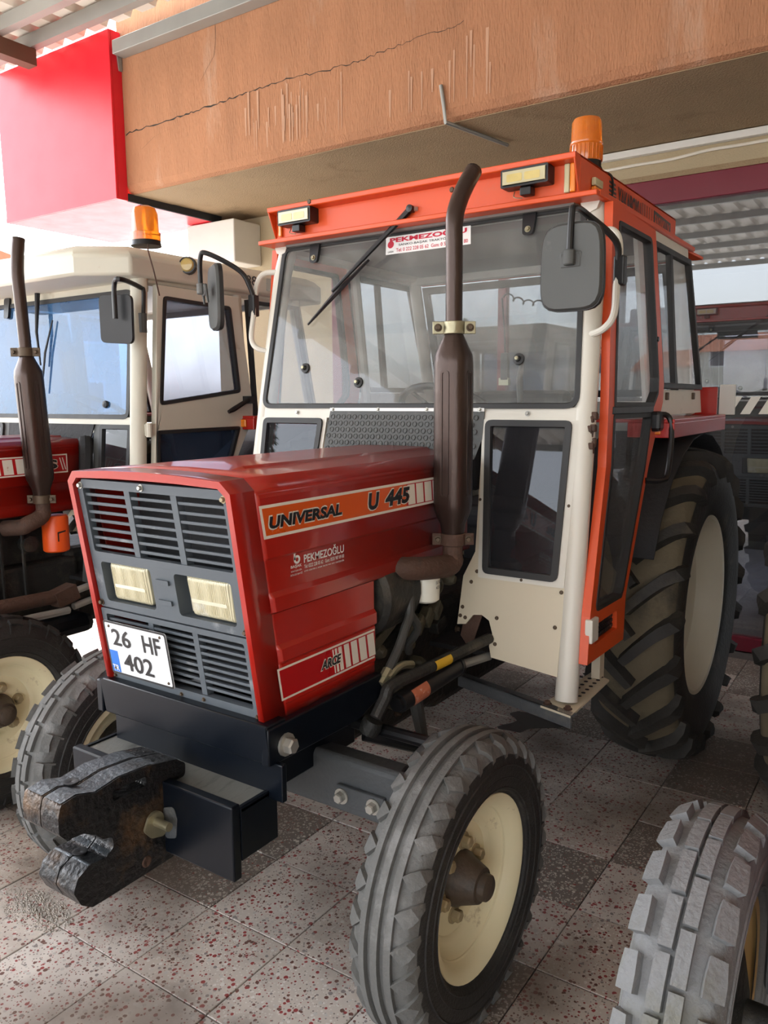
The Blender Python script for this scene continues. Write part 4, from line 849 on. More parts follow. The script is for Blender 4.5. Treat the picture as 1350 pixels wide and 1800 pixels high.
def cab_a(par, frame='white', roofm='orange', panel='cream_panel', doorm='orange', main=True):
    # ---- frame
    b = MB()
    for s_ in (-1, 1):
        b.tube([CP(s_*.665, .625, .03), CP(s_*.655, 1.0, .03), CP(s_*.642, 1.49, .03), CP(s_*.625, 2.0, .03), CP(s_*.613, 2.11, .04)], .034, 14)
        b.tube([(s_*.615, 2.09, 2.09), (s_*.640, 2.30, 1.45)], .03, 10); b.tube([(s_*.613, 1.12, 2.10), (s_*.613, 2.10, 2.10)], .03, 8)
        b.tube([(s_*SX(2.08)-s_*.03, 1.60, 2.08), (s_*SX(1.5)-s_*.03, 1.715, 1.5)], .022, 8)
    b.plate(CP, [(-.63, 2.085), (.63, 2.085), (.63, 2.135), (-.63, 2.135)], [], .012, .04)
    b.plate(CP, [(-.640, 1.4535), (.640, 1.4535), (.640, 1.490), (-.640, 1.490)], [], .0, .02)
    b.box((-.62, 2.07, 2.06), (.62, 2.12, 2.12)); b.box((-.64, 2.26, .95), (.64, 2.30, 1.50))
    fr = b.build('cab_frame', frame, par, 40)
    # front lower panels with their windows
    wn_o = fillet([(.369, .974), (.617, .974), (.619, 1.4525), (.330, 1.4525)], .022, 4); 
    outer = [(.318, 1.4535), (.332, 1.036), (.297, .955), (.291, .801), (.322, .806), (.345, .838), (.375, .842), (.402, .828), (.417, .79), (.410, .75), (.420, .717), (.640, .697), (.640, 1.4535)]
    outer_s = [(-u, z) for u, z in [(.318, 1.4535), (.332, 1.036), (.297, .955), (.291, .71), (.640, .697), (.640, 1.4535)]]
    for s_, oo in ((1, outer), (-1, outer_s)):
        w = [(s_*u, z) for u, z in wn_o]; wi = inset(w, .020); wg = inset(w, .016)
        pn = MB().plate(CP, oo, [inset(w, .004)], .002, .012).build('front_panel', panel, par, 0)
        wo = inset(w, -.018)
        MB().ring(CP, [(s_*u, z) for u, z in fillet([(.352, .958), (.638, .958), (.640, 1.4535), (.316, 1.4535)], .004, 2)], inset(w, .003), -.003, .004).build('window_trim', frame, pn, 0)
        g_ = MB().plate(CP, wg, [], -.001, .003).build('lower_window', 'tinted', par, 0)
        MB().ring(CP, w, wi, -.012, .008).build('gasket', 'gasket', g_, 30, bevel=.003)
        rv = [(.345, .975), (.335, 1.20), (.50, .966), (.63, .945), (.62, .84), (.328, .94), (.305, .858), (.300, .83), (.318, .826), (.428, .84), (.43, .76), (.63, 1.20)] if s_ > 0 else [(-.34, 1.2), (-.5, .966)]
        for u, z in rv: MB().lathe([(0, 0), (.0065, 0), (.005, .004), (0, .005)], CP(u, z, .001), (0, -1, .18), 10).build('rivet', 'bolt_dark' if main else frame, pn)
    if main:
        MB().plate(CP, [(.292, .76), (.30, .81), (.33, .83), (.345, .84), (.365, .84), (.355, .80), (.34, .745), (.315, .735)], [], .03, .034).build('rust_flap', 'rust', fr, 0)
        # rust around the hinge on the pillar
        r_ = random.Random(5); hb = MB()
        for k in range(14):
            z = 1.36+r_.random()*.11; hb.obox(CP(.672+r_.uniform(-.006, .006), z, .022+r_.uniform(-.01, .01)), (.008, 0, 0), (0, .008, 0), (0, 0, .010))
        hb.build('rusted_hinge', 'rust', fr, 0, bevel=.003)
    # ---- dimpled apron between bonnet and windscreen
    ap = MB().plate(CP, [(-.318, 1.340), (.30, 1.325), (.322, 1.39), (.322, 1.480), (-.302, 1.480)], [], -.004, .0).build('apron_mat', 'plastic_grey', par, 0)
    st = MB()
    for i in range(26):
        for j in range(6):
            u = -.30+i*.0242+(.012 if j % 2 else 0); z = 1.345+j*.0225
            if u < .30: st.lathe([(.0095, 0), (.0095, .0025), (.007, .003), (.0065, .0012), (0, .0012)], CP(u, z, -.004), (0, -1, .18), 10)
    o = st.build('dimple_pattern', 'plastic_grey', ap, 30); tag(o, kind='stuff')
    strip = MB().plate(CP, [(-.302, 1.478), (.322, 1.478), (.322, 1.489), (-.302, 1.489)], [], -.008, -.003).build('clamp_strip', 'white_plain', par, 0)
    for k in range(4): hexbolt(MB(), CP(-.288+k*.198, 1.4835, -.008), (0, -1, .18), .005, .006).build('screw', 'bolt', strip)
    for u in (-.46, .47): hexbolt(MB(), CP(u, 1.472, -.001), (0, -1, .18), .006, .008).build('screw', 'bolt', fr)
    # ---- windscreen
    ws = fillet([(-.640, 1.487), (.636, 1.487), (.600, 2.100), (-.606, 2.100)], .045, 6); wi = inset(ws, .018)
    gl = MB().plate(CP, inset(ws, .012), [], .0, .005).build('windscreen', 'windscreen', par, 0)
    MB().ring(CP, ws, wi, -.006, .012).build('gasket', 'gasket', gl, 30, bevel=.003)
    for u, z in ((-.439, 1.635), (-.188, 1.578), (.424, 1.640)):
        k = MB().lathe([(0, 0), (.019, 0), (.018, .006), (.010, .008), (.008, .016), (0, .017)], CP(u, z, -.001), (0, -1, .18), 18).build('knob', 'gasket', gl)
        MB().lathe([(0, .014), (.006, .014), (.006, .022), (0, .023)], CP(u, z, -.001), (0, -1, .18), 8).build('bolt', 'zinc', k)
    for u in (-.442, .419):
        q = fillet([(u-.018, 2.024), (u+.018, 2.024), (u+.026, 2.122), (u-.024, 2.122)], .014, 4)
        hg = MB().plate(CP, q, [], -.014, -.001).build('windscreen_hinge', 'black', gl, 0, bevel=.003)
        hexbolt(MB(), CP(u, 2.042, -.014), (0, -1, .18), .007, .008).build('bolt', 'zinc', gl)
        for s_ in (-1, 1): MB().tube([CP(u+s_*.02, 2.122, -.016), CP(u+s_*.036, 2.124, -.016)], .007, 8).build('hinge_pin', 'bolt', gl)
    if main:
        c4 = [ruv(*z2(*q)) for q in ((670, 755), (1090, 700), (1090, 602), (672, 662))]
        sk = MB().plate(CP, c4, [], -.0008, 0).build('windscreen_sticker', 'white_plain', gl, 0)
        def st_(s_, u0, u1, v0, v1, m, off=.02):
            def q(u, v):
                a = Vector(c4[0]).lerp(Vector(c4[1]), u); c = Vector(c4[3]).lerp(Vector(c4[2]), u); r = a.lerp(c, v); return CP(r[0], r[1], -.001)
            text(s_, q(u0, v0), q(u1, v0), q(u0, v1), m, sk, off=off) if False else text(s_, q(u0, v0), q(u1, v0), q(u0, v1), m, gl, 'sticker_lettering', off)
        st_('PEKMEZOĞLU', .05, .96, .60, .93, 'sticker_red', .04); st_('SANKO-BAŞAK TRAKTÖRLERİ', .16, .86, .36, .54, 'ink', .01); st_('Tel: 0 222 228 05 62  Gsm: 0 535 987 89 80', .13, .97, .09, .28, 'sticker_red', .01)
        st_('LASSA', .03, .10, .08, .18, 'ink', .01)
        MB().lathe([(.0, 0), (.013, 0), (.013, .0005), (0, .0005)], CP(c4[0][0]+.018, c4[0][1]+.034, -.001), (0, -1, .18), 16).build('sticker_emblem', 'sticker_red', gl)
    # ---- roof
    rf = MB(); xo, y0, y1, zb, zt = .597, 1.075, 2.14, 2.112, 2.226
    rf.box((-xo, y0, zb), (xo, y1, zt-.004))
    rf.loft([[(-xo, y0, zt-.022), (-xo, 1.032, zt-.018), (-xo, 1.030, zt), (-xo, y1, zt)], [(xo, y0, zt-.022), (xo, 1.032, zt-.018), (xo, 1.030, zt), (xo, y1, zt)]], False)
    rf.box((-.660, 1.045, zb-.012), (.660, 2.19, zb+.004))
    for s_ in (-1, 1):
        rf.prism([(s_*xo, y0, zb), (s_*xo, 1.032, zt-.016), (s_*xo, 1.032, zt), (s_*xo, y0, zt)], (-s_*.006, 0, 0))
        rf.loft([[(s_*xo, y, zb+.003), (s_*.662, y, zb+.008), (s_*.662, y, zb-.010), (s_*xo, y, zb-.012)] for y in (1.07, 2.20)], True, True)
    rf.prism([(-.64, 2.14, zb), (.64, 2.14, zb), (.68, 2.27, zb-.022), (-.68, 2.27, zb-.022)], (0, 0, -.012))
    roof = rf.build('cab_roof', roofm, par, 20, bevel=.004)
    MB().box((-.57, 1.10, zb-.02), (.57, 2.08, zb-.012)).build('headlining', 'interior_grey', roof, 0)
    if main:
        for u, z in ((.165, 2.19), (-.395, 2.222)): MB().lathe([(0, 0), (.009, 0), (.007, .003), (0, .003)], (u, y0-.001 if z < 2.2 else 1.031, z if z < 2.2 else 2.2215), (0, -1, 0), 10).build('screw', 'bolt_dark', roof)
        def RS(y, z, d=0): return Vector((xo+.0005+d, y, z))
        ys = 1.34
        for k in range(6): MB().plate(RS, [(1.33+.0, 2.135+k*.013), (1.40-.004*abs(k-2.5), 2.135+k*.013), (1.40-.004*abs(k-2.5), 2.142+k*.013), (1.33, 2.142+k*.013)], [], 0, .0008).build('roof_stripe', 'ink', roof, 0)
        text('YAKABOYU', RS(1.415, 2.138, .001), RS(1.665, 2.134, .001), RS(1.415, 2.206, .001), 'ink', roof, off=.03)
        for k in range(5): MB().plate(RS, [(1.68+k*.03, 2.134), (1.70+k*.03-.003*k, 2.134), (1.70+k*.03-.003*k, 2.205), (1.68+k*.03, 2.205)], [], 0, .0008).build('roof_stripe', 'decal_brown', roof, 0)
        pn = MB().plate(RS, [(1.83, 2.128), (2.06, 2.122), (2.06, 2.196), (1.83, 2.206)], [], 0, .0008).build('roof_badge', 'decal_dark', roof, 0)
        text('BASAKLUX', RS(1.842, 2.138, .0012), RS(2.045, 2.132, .0012), RS(1.842, 2.194, .0012), 'orange', roof, off=.02)
        MB().tube(bez([(.575, 1.31, 2.235), (.60, 1.34, 2.222), (.6, 1.36, 2.18), (.602, 1.345, 2.15), (.604, 1.37, 2.12), (.66, 1.36, 2.10)], 5), .0035, 6).build('beacon_wire', 'black', roof)
    # lamps on the visor
    for c0, tilt in ((-.465, -.10), (.44, -.02)):
        hx, hz = .077, .027; cx_, cy_, cz_ = c0, 1.045, 2.18
        def LP(u, z, d=0): return Vector((cx_+u, cy_+d, cz_+z+u*tilt*.0))
        q = rr(-hx, hx, -hz, hz, .006)
        wl = MB().plate(LP, q, [], -.02, .03).build('work_light', 'black', par, 0, bevel=.006)
        MB().plate(LP, inset(q, .008), [], -.024, -.018).build('lens', 'lens_yellow', wl, 0, bevel=.003)
        for k in range(2): MB().plate(LP, rr(-.055+k*.058, -.055+k*.058+.05, -.013, .010, .005), [], -.0246, -.0235).build('lens_core', 'lens_core', wl, 0)
        MB().box((cx_-.018, 1.035, 2.128), (cx_+.018, 1.07, 2.152)).build('bracket', 'black', wl, 0, bevel=.003)
        MB().tube(bez([(cx_-.05, 1.07, 2.15), (cx_-.045, 1.055, 2.13), (cx_-.02, 1.06, 2.125)], 4), .0015, 6).build('wire', 'zinc', wl)
    if main:
        for x, m in ((.560, 'lens_yellow'), (.578, 'amber')):
            MB().box((x-.009, y0-.012, 2.122), (x+.008, y0-.001, 2.205)).build('marker_lamp', m, roof, 0, bevel=.004)
        MB().box((-.575, y0-.012, 2.125), (-.56, y0-.001, 2.175)).build('marker_lamp', 'amber', roof, 0, bevel=.004)
        MB().box((.598, 1.165, 2.158), (.612, 1.235, 2.182)).build('marker_lamp', 'lens_yellow', roof, 0, bevel=.004); MB().box((.598, 1.165, 2.132), (.612, 1.235, 2.156)).build('marker_lamp', 'amber', roof, 0, bevel=.004)
    bx_, by_ = .525, 1.31
    bc = MB().lathe([(.0, .045), (.050, .045), (.051, .050), (.0495, .095), (.052, .098), (.052, .104), (.049, .105), (.047, .165), (.042, .176), (.030, .180), (0, .182)], (bx_, by_, 2.222), (0, 0, 1), 32).build('beacon', 'beacon_amber', par, 40)
    MB().lathe([(.0, 0), (.053, 0), (.053, .02), (.048, .03), (.048, .046), (0, .046)], (bx_, by_, 2.224), (0, 0, 1), 28).build('beacon_base', 'black', bc)
    for k in range(24): a = 2*PI*k/24; MB().tube([(bx_+.0505*math.cos(a), by_+.0505*math.sin(a), 2.27), (bx_+.0505*math.cos(a), by_+.0505*math.sin(a), 2.315)], .0022, 5).build('lens_rib', 'beacon_amber', bc)
    # ---- wiper
    if main or True:
        pv = Vector((.082-.0, 1.068, 2.163)); e1 = CP(-.235, 1.93, -.030); tipu = ruv(545, 571); topu = ruv(647, 452); tp = CP(tipu[0], tipu[1], -.012); t2 = CP(topu[0], topu[1], -.012)
        mid = CP(*ruv(590, 513), -.02); pvt = pY(722, 367, 1.06)
        wp = MB().tube([pvt, pvt.lerp(mid, .12), mid], [.012, .0105, .006], 8).build('wiper', 'black', par)
        MB().tube([t2+Vector((.012, 0, -.012)), mid+Vector((.012, 0, -.012)), tp], [.005, .009, .004], 6).build('wiper_blade', 'black', wp)
        MB().lathe([(0, -.02), (.011, -.02), (.013, .0), (.012, .008), (0, .010)], pvt+Vector((0, -.004, 0)), (0, -1, 0), 14).build('wiper_cap', 'black', wp); MB().tube([pvt, pvt+Vector((.016, .016, 0))], .008, 8).build('wiper_shaft', 'bolt', wp)
    # ---- sides: doors, windows
    for s_, F in ((1, SP), (-1, SM)):
        dr_o = [(1.142, 2.098), (1.10, 1.52), (1.072, 1.311), (.930, .880), (.904, .742), (1.238, .735), (1.264, .877), (1.515, 1.28), (1.692, 1.50), (1.704, 1.568), (1.588, 2.086)]
        up_ = fillet([(1.196, 2.052), (1.150, 1.515), (1.150, 1.492), (1.57, 1.487), (1.625, 1.53), (1.632, 1.588), (1.540, 2.052)], [.012, .02, .004, .01, .02, .03, .03], 3)
        lo_ = fillet([(1.143, 1.468), (1.118, 1.311), (.980, .905), (.985, .886), (1.212, .880), (1.235, .90), (1.47, 1.28), (1.555, 1.465)], .012, 3)
        lv_ = rr(.968, 1.172, .788, .846, .004)
        dm = MB().plate(F, dr_o, [up_, lo_, lv_], .003, .030).build('door', doorm, par, 0, bevel=.004)
        for q in (up_, lo_):
            MB().ring(F, q, inset(q, .014), .004, .033).build('gasket', 'gasket', dm, 30)
            MB().plate(F, inset(q, .010), [], .014, .018).build('door_glass', 'side_glass' if q is up_ else 'side_glass', dm, 0)
        MB().plate(F, inset(lv_, -.002), [], .008, .014).build('vent_back', 'black', dm, 0)
        lv = MB()
        for i in range(12):
            for j in range(3): lv.obox(F(.985+i*.0155, .802+j*.016, .017), (.003, 0, 0), (0, .005, .0), (0, 0, .005))
        lv.build('vent_grid', 'black_louvre', dm, 0)
        MB().plate(F, [(1.13, 1.468), (1.565, 1.464), (1.575, 1.490), (1.135, 1.492)], [], .006, .032).build('cross_bar', 'black', dm, 0, bevel=.003)
        hb_ = F(.948, .838, .028); MB().obox(hb_, (.012, 0, 0), (0, .028, 0), (0, 0, .036)).build('hinge', frame, dm, 0, bevel=.004)
        MB().tube(bez([F(1.56, 1.455, .03), F(1.60, 1.455, .07), F(1.60, 1.40, .085), F(1.555, 1.26, .085), F(1.515, 1.235, .075), F(1.475, 1.235, .03)], 5), .010, 8).build('door_handle', 'black', dm)
        MB().obox(F(1.575, 1.435, .04), (.02, 0, 0), (0, .03, .0), (0, 0, .035)).build('door_lock', 'black', dm, 0, bevel=.012)
        MB().lathe([(0, 0), (.01, 0), (.008, .008), (0, .009)], F(1.605, 1.72, .03), (s_, 0, 0), 12).build('lock_button', 'black', dm)
        # rear side window with sliding panes
        sw = [(1.608, 2.060), (1.722, 1.550), (2.335, 1.548), (2.122, 2.060)]
        fo = MB().ring(F, sw, inset(sw, .022), -.002, .022).build('side_window', 'gasket', par, 0, bevel=.003)
        MB().plate(F, [(1.820, 2.05), (1.846, 2.05), (1.932, 1.56), (1.900, 1.56)], [], .0, .02).build('window_divider', 'gasket', fo, 0)
        MB().plate(F, inset(sw, .02), [], .006, .010).build('pane', 'side_glass', fo, 0)
        MB().plate(F, [(1.73, 1.545), (2.336, 1.545), (2.360, 1.452), (1.70, 1.452)], [], -.03, .012).build('waist_panel', frame, fo, 0)
        for y in (1.80, 2.20): MB().obox(F(y, 1.522, .016), (.005, 0, 0), (0, .012, 0), (0, 0, .014)).build('catch', 'bolt_dark', fo, 0, bevel=.003)
        MB().plate(F, [(1.60, 2.062), (2.13, 2.062), (2.12, 2.10), (1.59, 2.10)], [], -.02, .008).build('side_rail', frame, fr, 0)
        # grab rail and mirror
        gp = [CP(s_*.640, 1.705, .01), CP(s_*.690, 1.72, -.01), CP(s_*.718, 1.76, -.015), CP(s_*.718, 1.85, -.015), CP(s_*.716, 1.96, -.015), CP(s_*.690, 2.005, -.01), CP(s_*.630, 2.01, .01)]
        MB().tube(bez(gp, 6), .0105, 10).build('grab_rail', frame, par)
        sl_ = CP(s_*.718, 1.895, -.015)
        if s_ > 0: c = Vector((.655, .88, 1.876)); w, h = .090, .117; arm = [sl_, sl_+Vector((0, -.03, .07)), Vector((.655, .97, 2.035)), Vector((.655, .885, 2.035)), Vector((.655, .868, 2.01)), Vector((.655, .858, 1.90))]; yaw_ = -.05
        else: c = Vector((-.86, 1.01, 1.920)); w, h = .085, .125; arm = [sl_, sl_+Vector((-.005, -.02, .06)), sl_+Vector((-.03, -.05, .12)), Vector((-.83, .945, 2.075)), Vector((-.865, .94, 2.06)), Vector((-.885, .955, 1.95))]; yaw_ = -.55
        ry = Matrix.Rotation(yaw_, 3, 'Z')
        def MP(u, z, d=0): return c+ry @ Vector((u, d, z))
        qq = []; p_ = 4.5
        for k in range(40):
            t = 2*PI*k/40; cc, ss = math.cos(t), math.sin(t); f = (abs(cc)**p_+abs(ss)**p_)**(-1/p_); qq.append((w*cc*f*(1-.03*ss*f), h*ss*f))
        mb_ = MB(); mb_.loft([[MP(u*.94, z*.95, -.014) for u, z in qq], [MP(u, z, -.004) for u, z in qq], [MP(u, z, .010) for u, z in qq]], True, True)
        mr_ = mb_.build('mirror', 'plastic_grey', par, 50)
        MB().ring(MP, [(u*1.02, z*1.015) for u, z in qq], [(u*.95, z*.96) for u, z in qq], -.004, .012).build('rim_seal', 'gasket', mr_, 40)
        MB().plate(MP, [(u*.94, z*.95) for u, z in qq], [], .0102, .0115).build('mirror_glass', 'chrome', mr_, 0)
        MB().tube(bez(arm, 6), .0095, 10).build('mirror_arm', 'black', mr_)
        e_ = arm[-1]; MB().tube([e_+Vector((0, 0, .02)), e_-Vector((0, 0, .022))], .016, 12).obox(e_+ry @ Vector((0, .014, -.005)), ry @ Vector((.030, 0, 0)), (0, .008, 0), (0, 0, .022)).build('mirror_socket', 'plastic_grey', mr_, 30, bevel=.004)
        for sg in (-1, 1): MB().tube([e_+ry @ Vector((sg*.026, .012, .012)), e_+ry @ Vector((sg*.034, .020, -.055))], [.008, .004], 8).build('socket_rib', 'plastic_grey', mr_)
        MB().obox(sl_+Vector((s_*.006, 0, -.01)), (.016, 0, 0), (0, .016, 0), (0, 0, .042)).build('mirror_clamp', 'black', mr_, 0, bevel=.005)
        # step
        stp = MB().prism([pZ(950, 1240, .62)+Vector((0, 0, 0)), pZ(1003, 1259, .62), pZ(1071, 1195, .62), pZ(1040, 1181, .62)], (0, 0, -.006)) if s_ > 0 else MB().box((-.72, .80, .614), (-.60, 1.18, .62))
        sp_ = stp.build('step_plate', panel, par, 0)
        holes = MB()
        for i in range(3):
            for j in range(8):
                holes.lathe([(0, 0), (.007, 0), (.007, .0008), (0, .0008)], (s_*(.625+i*.028+.0*j), .93+j*.033, .6202), (0, 0, 1), 8)
        holes.build('anti_slip_holes', 'black_matt', sp_, 0)
        if s_ > 0:
            a_, b_ = pZ(805, 1186, .62), pZ(1003, 1259, .62); dv = (b_-a_).normalized(); nn = Vector((-dv.y, dv.x, 0))
            MB().prism([a_, b_, b_+Vector((0, 0, -.038)), a_+Vector((0, 0, -.038))], nn*.006).prism([a_, b_, b_+nn*.03, a_+nn*.03], (0, 0, -.004)).build('step_bar', 'axle_grey', sp_, 0)
        else: MB().box((-.70, .80, .58), (-.17, .806, .62)).build('step_bar', 'axle_grey', sp_, 0)
        MB().obox((s_*.668, 1.16, .675), (.014, 0, 0), (0, .02, 0), (0, 0, .06)).build('step_strut', panel, sp_, 0)
        for x, y in ((.625, .85), (.69, .845)): hexbolt(MB(), (s_*x, y, .621), (0, 0, 1), .009, .010).build('bolt', 'rust', sp_)
    # ---- rear wall and inside
    RP = lambda u, z, d=0: Vector((u, 2.12+(2.06-z)*.34+d, z))
    q = [(-.60, 1.52), (.60, 1.52), (.585, 2.05), (-.585, 2.05)]
    rw = MB().ring(RP, q, inset(q, .03), -.01, .015).build('rear_window', 'gasket', par, 0)
    MB().plate(RP, inset(q, .025), [], 0, .004).build('pane', 'side_glass', rw, 0)
    MB().box((-.62, .93, .70), (.62, 2.3, .715)).build('cab_floor', 'black_matt', fr, 0)
    se = MB().box((-.23, 1.62, .98), (.23, 2.02, 1.08)).build('seat', 'seat_fabric', par, 0, bevel=.04, seg=3); MB().obox((0, 2.06, 1.30), (.22, 0, 0), (0, .045, .012), (0, -.05, .25)).build('backrest', 'seat_fabric', se, 0, bevel=.04, seg=3); MB().box((-.12, 1.7, .72), (.12, 1.95, .98)).build('seat_base', 'black', se, 0)
    sw_ = MB(); c = Vector((0, 1.36, 1.46)); ax_ = Vector((0, .55, .83)); e1 = Vector((1, 0, 0)); e2 = ax_.cross(e1).normalized()
    sw_.tube([c+(e1*math.cos(t)+e2*math.sin(t))*.19 for t in [2*PI*k/32 for k in range(33)]], .013, 8, False)
    for t in (0, 2.1, 4.2): sw_.tube([c-ax_.normalized()*.03, c+(e1*math.cos(t)+e2*math.sin(t))*.185], .008, 6)
    sw_.tube([c-ax_.normalized()*.02, c-ax_.normalized()*.45], .022, 10); sw_.build('steering_wheel', 'black', par)
    MB().obox((0, 1.12, 1.33), (.28, 0, 0), (0, .08, .02), (0, -.02, .10)).build('dashboard', 'black_matt', par, 0, bevel=.02)
    if main:
        ck = MB(); c0 = CP(.375, 1.855, .06); hp = [c0+Vector((.012*math.cos(t)-.012*t/3, .03+.012*math.sin(t), -.004*t+.0*t)) for t in [k*.5 for k in range(60)]]
        ck.tube([Vector((c0.x+.16-.0045*k+.009*math.cos(k*.8), c0.y+.05, c0.z-.03*math.sin(k*PI/50)+.009*math.sin(k*.8))) for k in range(55)], .0028, 5); e_ = Vector((c0.x-.085, c0.y+.05, c0.z-.005)); ck.tube([e_, e_+Vector((.01, 0, -.10)), e_+Vector((.015, 0, -.19))], .003, 6)
        cc = ck.build('coiled_cord', 'black', par); MB().obox(e_+Vector((.015, 0, -.225)), (.014, 0, 0), (0, .010, 0), (0, 0, .045)).build('plug', 'black', cc, 0, bevel=.004); MB().obox(e_+Vector((.013, 0, -.275)), (.018, 0, 0), (0, .008, 0), (0, 0, .012)).build('plug_tip', 'zinc', cc, 0)
        for a, b_ in (((.424, 1.64), (.40, 1.50)),): MB().tube([CP(a[0], a[1], .02), CP(a[0]-.02, a[1]-.06, .06), CP(b_[0], b_[1], .09)], [.006, .012, .009], 8).build('gas_strut', 'interior_grey', par)
        # tail lamp board behind the cab
        MB().box((.60, 2.42, 1.44), (.73, 2.435, 1.56)).build('lamp_board', 'red', par, 0, bevel=.003); MB().box((.735, 2.44, 1.44), (.80, 2.452, 1.57)).build('number_board', 'box_white', par, 0, bevel=.003)
# ------------------------------------------------------------------ the main tractor
t1 = empty('tractor', (0, 0, 0)); tag(t1, 'red tractor with white cab, orange roof and number plate 26 HF 402', 'tractor')
hood(t1); nose(t1); front_frame(t1); hitch(t1)
e_, of_ = engine(t1)
text('OIL FILTER', (.3449, .672, .983), (.3425, .712, .983), (.3449, .672, .992), 'ink', of_, off=.01); text('4625547', (.3445, .674, .968), (.3425, .706, .968), (.3445, .674, .977), 'ink', of_, off=.01)
MB().loft([[(.30+.0448*math.cos(t), .689+.0448*math.sin(t), z) for t in [-.9+k*.25 for k in range(8)]] for z in (1.002, 1.010)]).build('blue_band', 'plate_blue', of_)
hoses(t1); front_axle(t1); exhaust(t1); chassis(t1); decals(t1)
wheel_front(t1, 1, 'rib', 'rim_cream', steer=-.01); wheel_front(t1, -1, 'block', 'rim_cream', steer=-.03)
for s_ in (1, -1): wheel_rear(t1, s_); fender(t1, s_)
cab_a(t1)

# ------------------------------------------------------------------ left tractor with the cream cab
T2 = Vector((-1.96, -.04, 0))
t2 = empty('tractor', T2); tag(t2, 'red tractor with dusty cream cab, windscreen painted with blue sky reflection and orange oil filter', 'tractor')
def S2(y, z, d=0): return Vector((.66+d, y, z))
def S2m(y, z, d=0): return Vector((-.66-d, y, z))
def F2(u, z, d=0): return Vector((u, 1.014+.125*(z-1.40)+d, z))
def s2(px, py): q = pX(px, py, T2.x+.66)-T2; return (q.y, q.z)
def f2(px, py):
    q = onp(px, py, (0, 1, -.125), .974-.125*1.40)-T2; return (q.x, q.z)
def cab_b(par):
    b = MB(); pt = s2(252, 480); pb = s2(247, 812)
    for s_ in (1, -1):
        b.tube([(s_*.645, pb[0]-.07, .62), (s_*.645, pb[0], pb[1]), (s_*.635, pt[0], pt[1]+.05)], .036, 14)
        b.tube([(s_*.64, 2.05, 2.06), (s_*.64, 2.2, 1.40)], .032, 10); b.tube([(s_*.64, 1.63, 2.02), (s_*.64, 1.66, 1.40)], .026, 10); b.tube([(s_*.63, 1.08, 2.04), (s_*.63, 2.06, 2.04)], .03, 8)
    b.plate(F2, [(-.62, 1.985), (.62, 1.985), (.62, 2.08), (-.62, 2.08)], [], .0, .03); b.plate(F2, [(-.63, 1.415), (.63, 1.415), (.63, 1.447), (-.63, 1.447)], [], -.004, .02)
    b.box((-.63, 2.17, .95), (.63, 2.2, 1.42)); b.box((-.62, 2.03, 2.0), (.62, 2.06, 2.08))
    fr = b.build('cab_frame', 'cream_cab', par, 40)
    MB().box((-.62, .93, .70), (.62, 2.2, .715)).build('cab_floor', 'black_matt', fr, 0)
    # windscreen
    br = f2(229, 737); tr_ = f2(233, 508); ws = fillet([(-br[0], br[1]), br, tr_, (-tr_[0], tr_[1])], .04, 5)
    g = MB().plate(F2, inset(ws, .012), [], 0, .005).build('windscreen', 'sky_reflection_glass', par, 0); MB().ring(F2, ws, inset(ws, .020), -.008, .012).build('gasket', 'gasket', g, 30)
    for u, z in ((f2(187, 711)), (f2(-60, 720))): MB().lathe([(0, 0), (.017, 0), (.015, .01), (0, .014)], F2(u, z, -.001), (0, -1, .1), 16).build('knob', 'gasket', g)
    for u in (tr_[0]*-.72,): MB().plate(F2, fillet([(u-.018, 1.93), (u+.018, 1.93), (u+.024, 2.03), (u-.024, 2.03)], .012, 3), [], -.014, -.001).build('windscreen_hinge', 'black', g, 0)
    # lower front: small windows in black frames, black apron
    for s_ in (1, -1):
        q = [(s_*.385, 1.415), (s_*.60, 1.415), (s_*.60, .95), (s_*.40, .95)]; w = fillet(q, .02, 3)
        pn = MB().plate(F2, [(s_*.33, 1.42), (s_*.63, 1.42), (s_*.64, .70), (s_*.30, .70), (s_*.30, .95), (s_*.345, 1.05)], [inset(w, .004)], .0, .012).build('front_panel', 'plastic_grey', par, 0)
        gg = MB().plate(F2, inset(w, .01), [], -.001, .004).build('lower_window', 'tinted', par, 0); MB().ring(F2, w, inset(w, .02), -.012, .01).build('gasket', 'gasket', gg, 30, bevel=.003)
    MB().plate(F2, [(-.34, 1.30), (.30, 1.30), (.34, 1.415), (-.34, 1.415)], [], -.006, .0).build('apron_mat', 'black_matt', par, 0)
    MB().tube(bez([F2(.29, 1.05, -.01), F2(.33, 1.15, -.03), F2(.325, 1.27, -.03), F2(.29, 1.35, -.012)], 5), .030, 8).build('intake_sleeve', 'black_matt', par)
    # roof
    rf = MB(); zo, z1_ = 2.03, 2.15
    plan = [(-.50, .84), (.50, .84), (.685, .98), (.685, 2.24), (-.685, 2.24), (-.685, .98)]; pin = [(x*.95, y*.985+.03) for x, y in plan]; ptop = [(x*.90, 1.55+(y-1.55)*.93) for x, y in plan]
    rf.loft([[(x*.96, y+.02, zo) for x, y in plan], [(x, y, zo+.005) for x, y in plan], [(x, y, z1_-.035) for x, y in plan], [(x, y, z1_-.008) for x, y in pin], [(x, y, z1_+.012) for x, y in ptop]], True, True)
    roof = rf.build('cab_roof', 'cream_cab', par, 30, bevel=.012)
    MB().plate(lambda y, z, d: Vector((.6855+d, y, z)), fillet([(1.80, 2.055), (1.95, 2.055), (1.95, 2.115), (1.80, 2.115)], .006), [], 0, .001).build('roof_sticker', 'sticker_map', roof, 0)
    text('88', Vector((.6866, 1.655, 2.07)), Vector((.6866, 1.73, 2.07)), Vector((.6866, 1.655, 2.115)), 'ink', roof, off=.0)
    lp = pX(338, 468, T2.x+.69)-T2
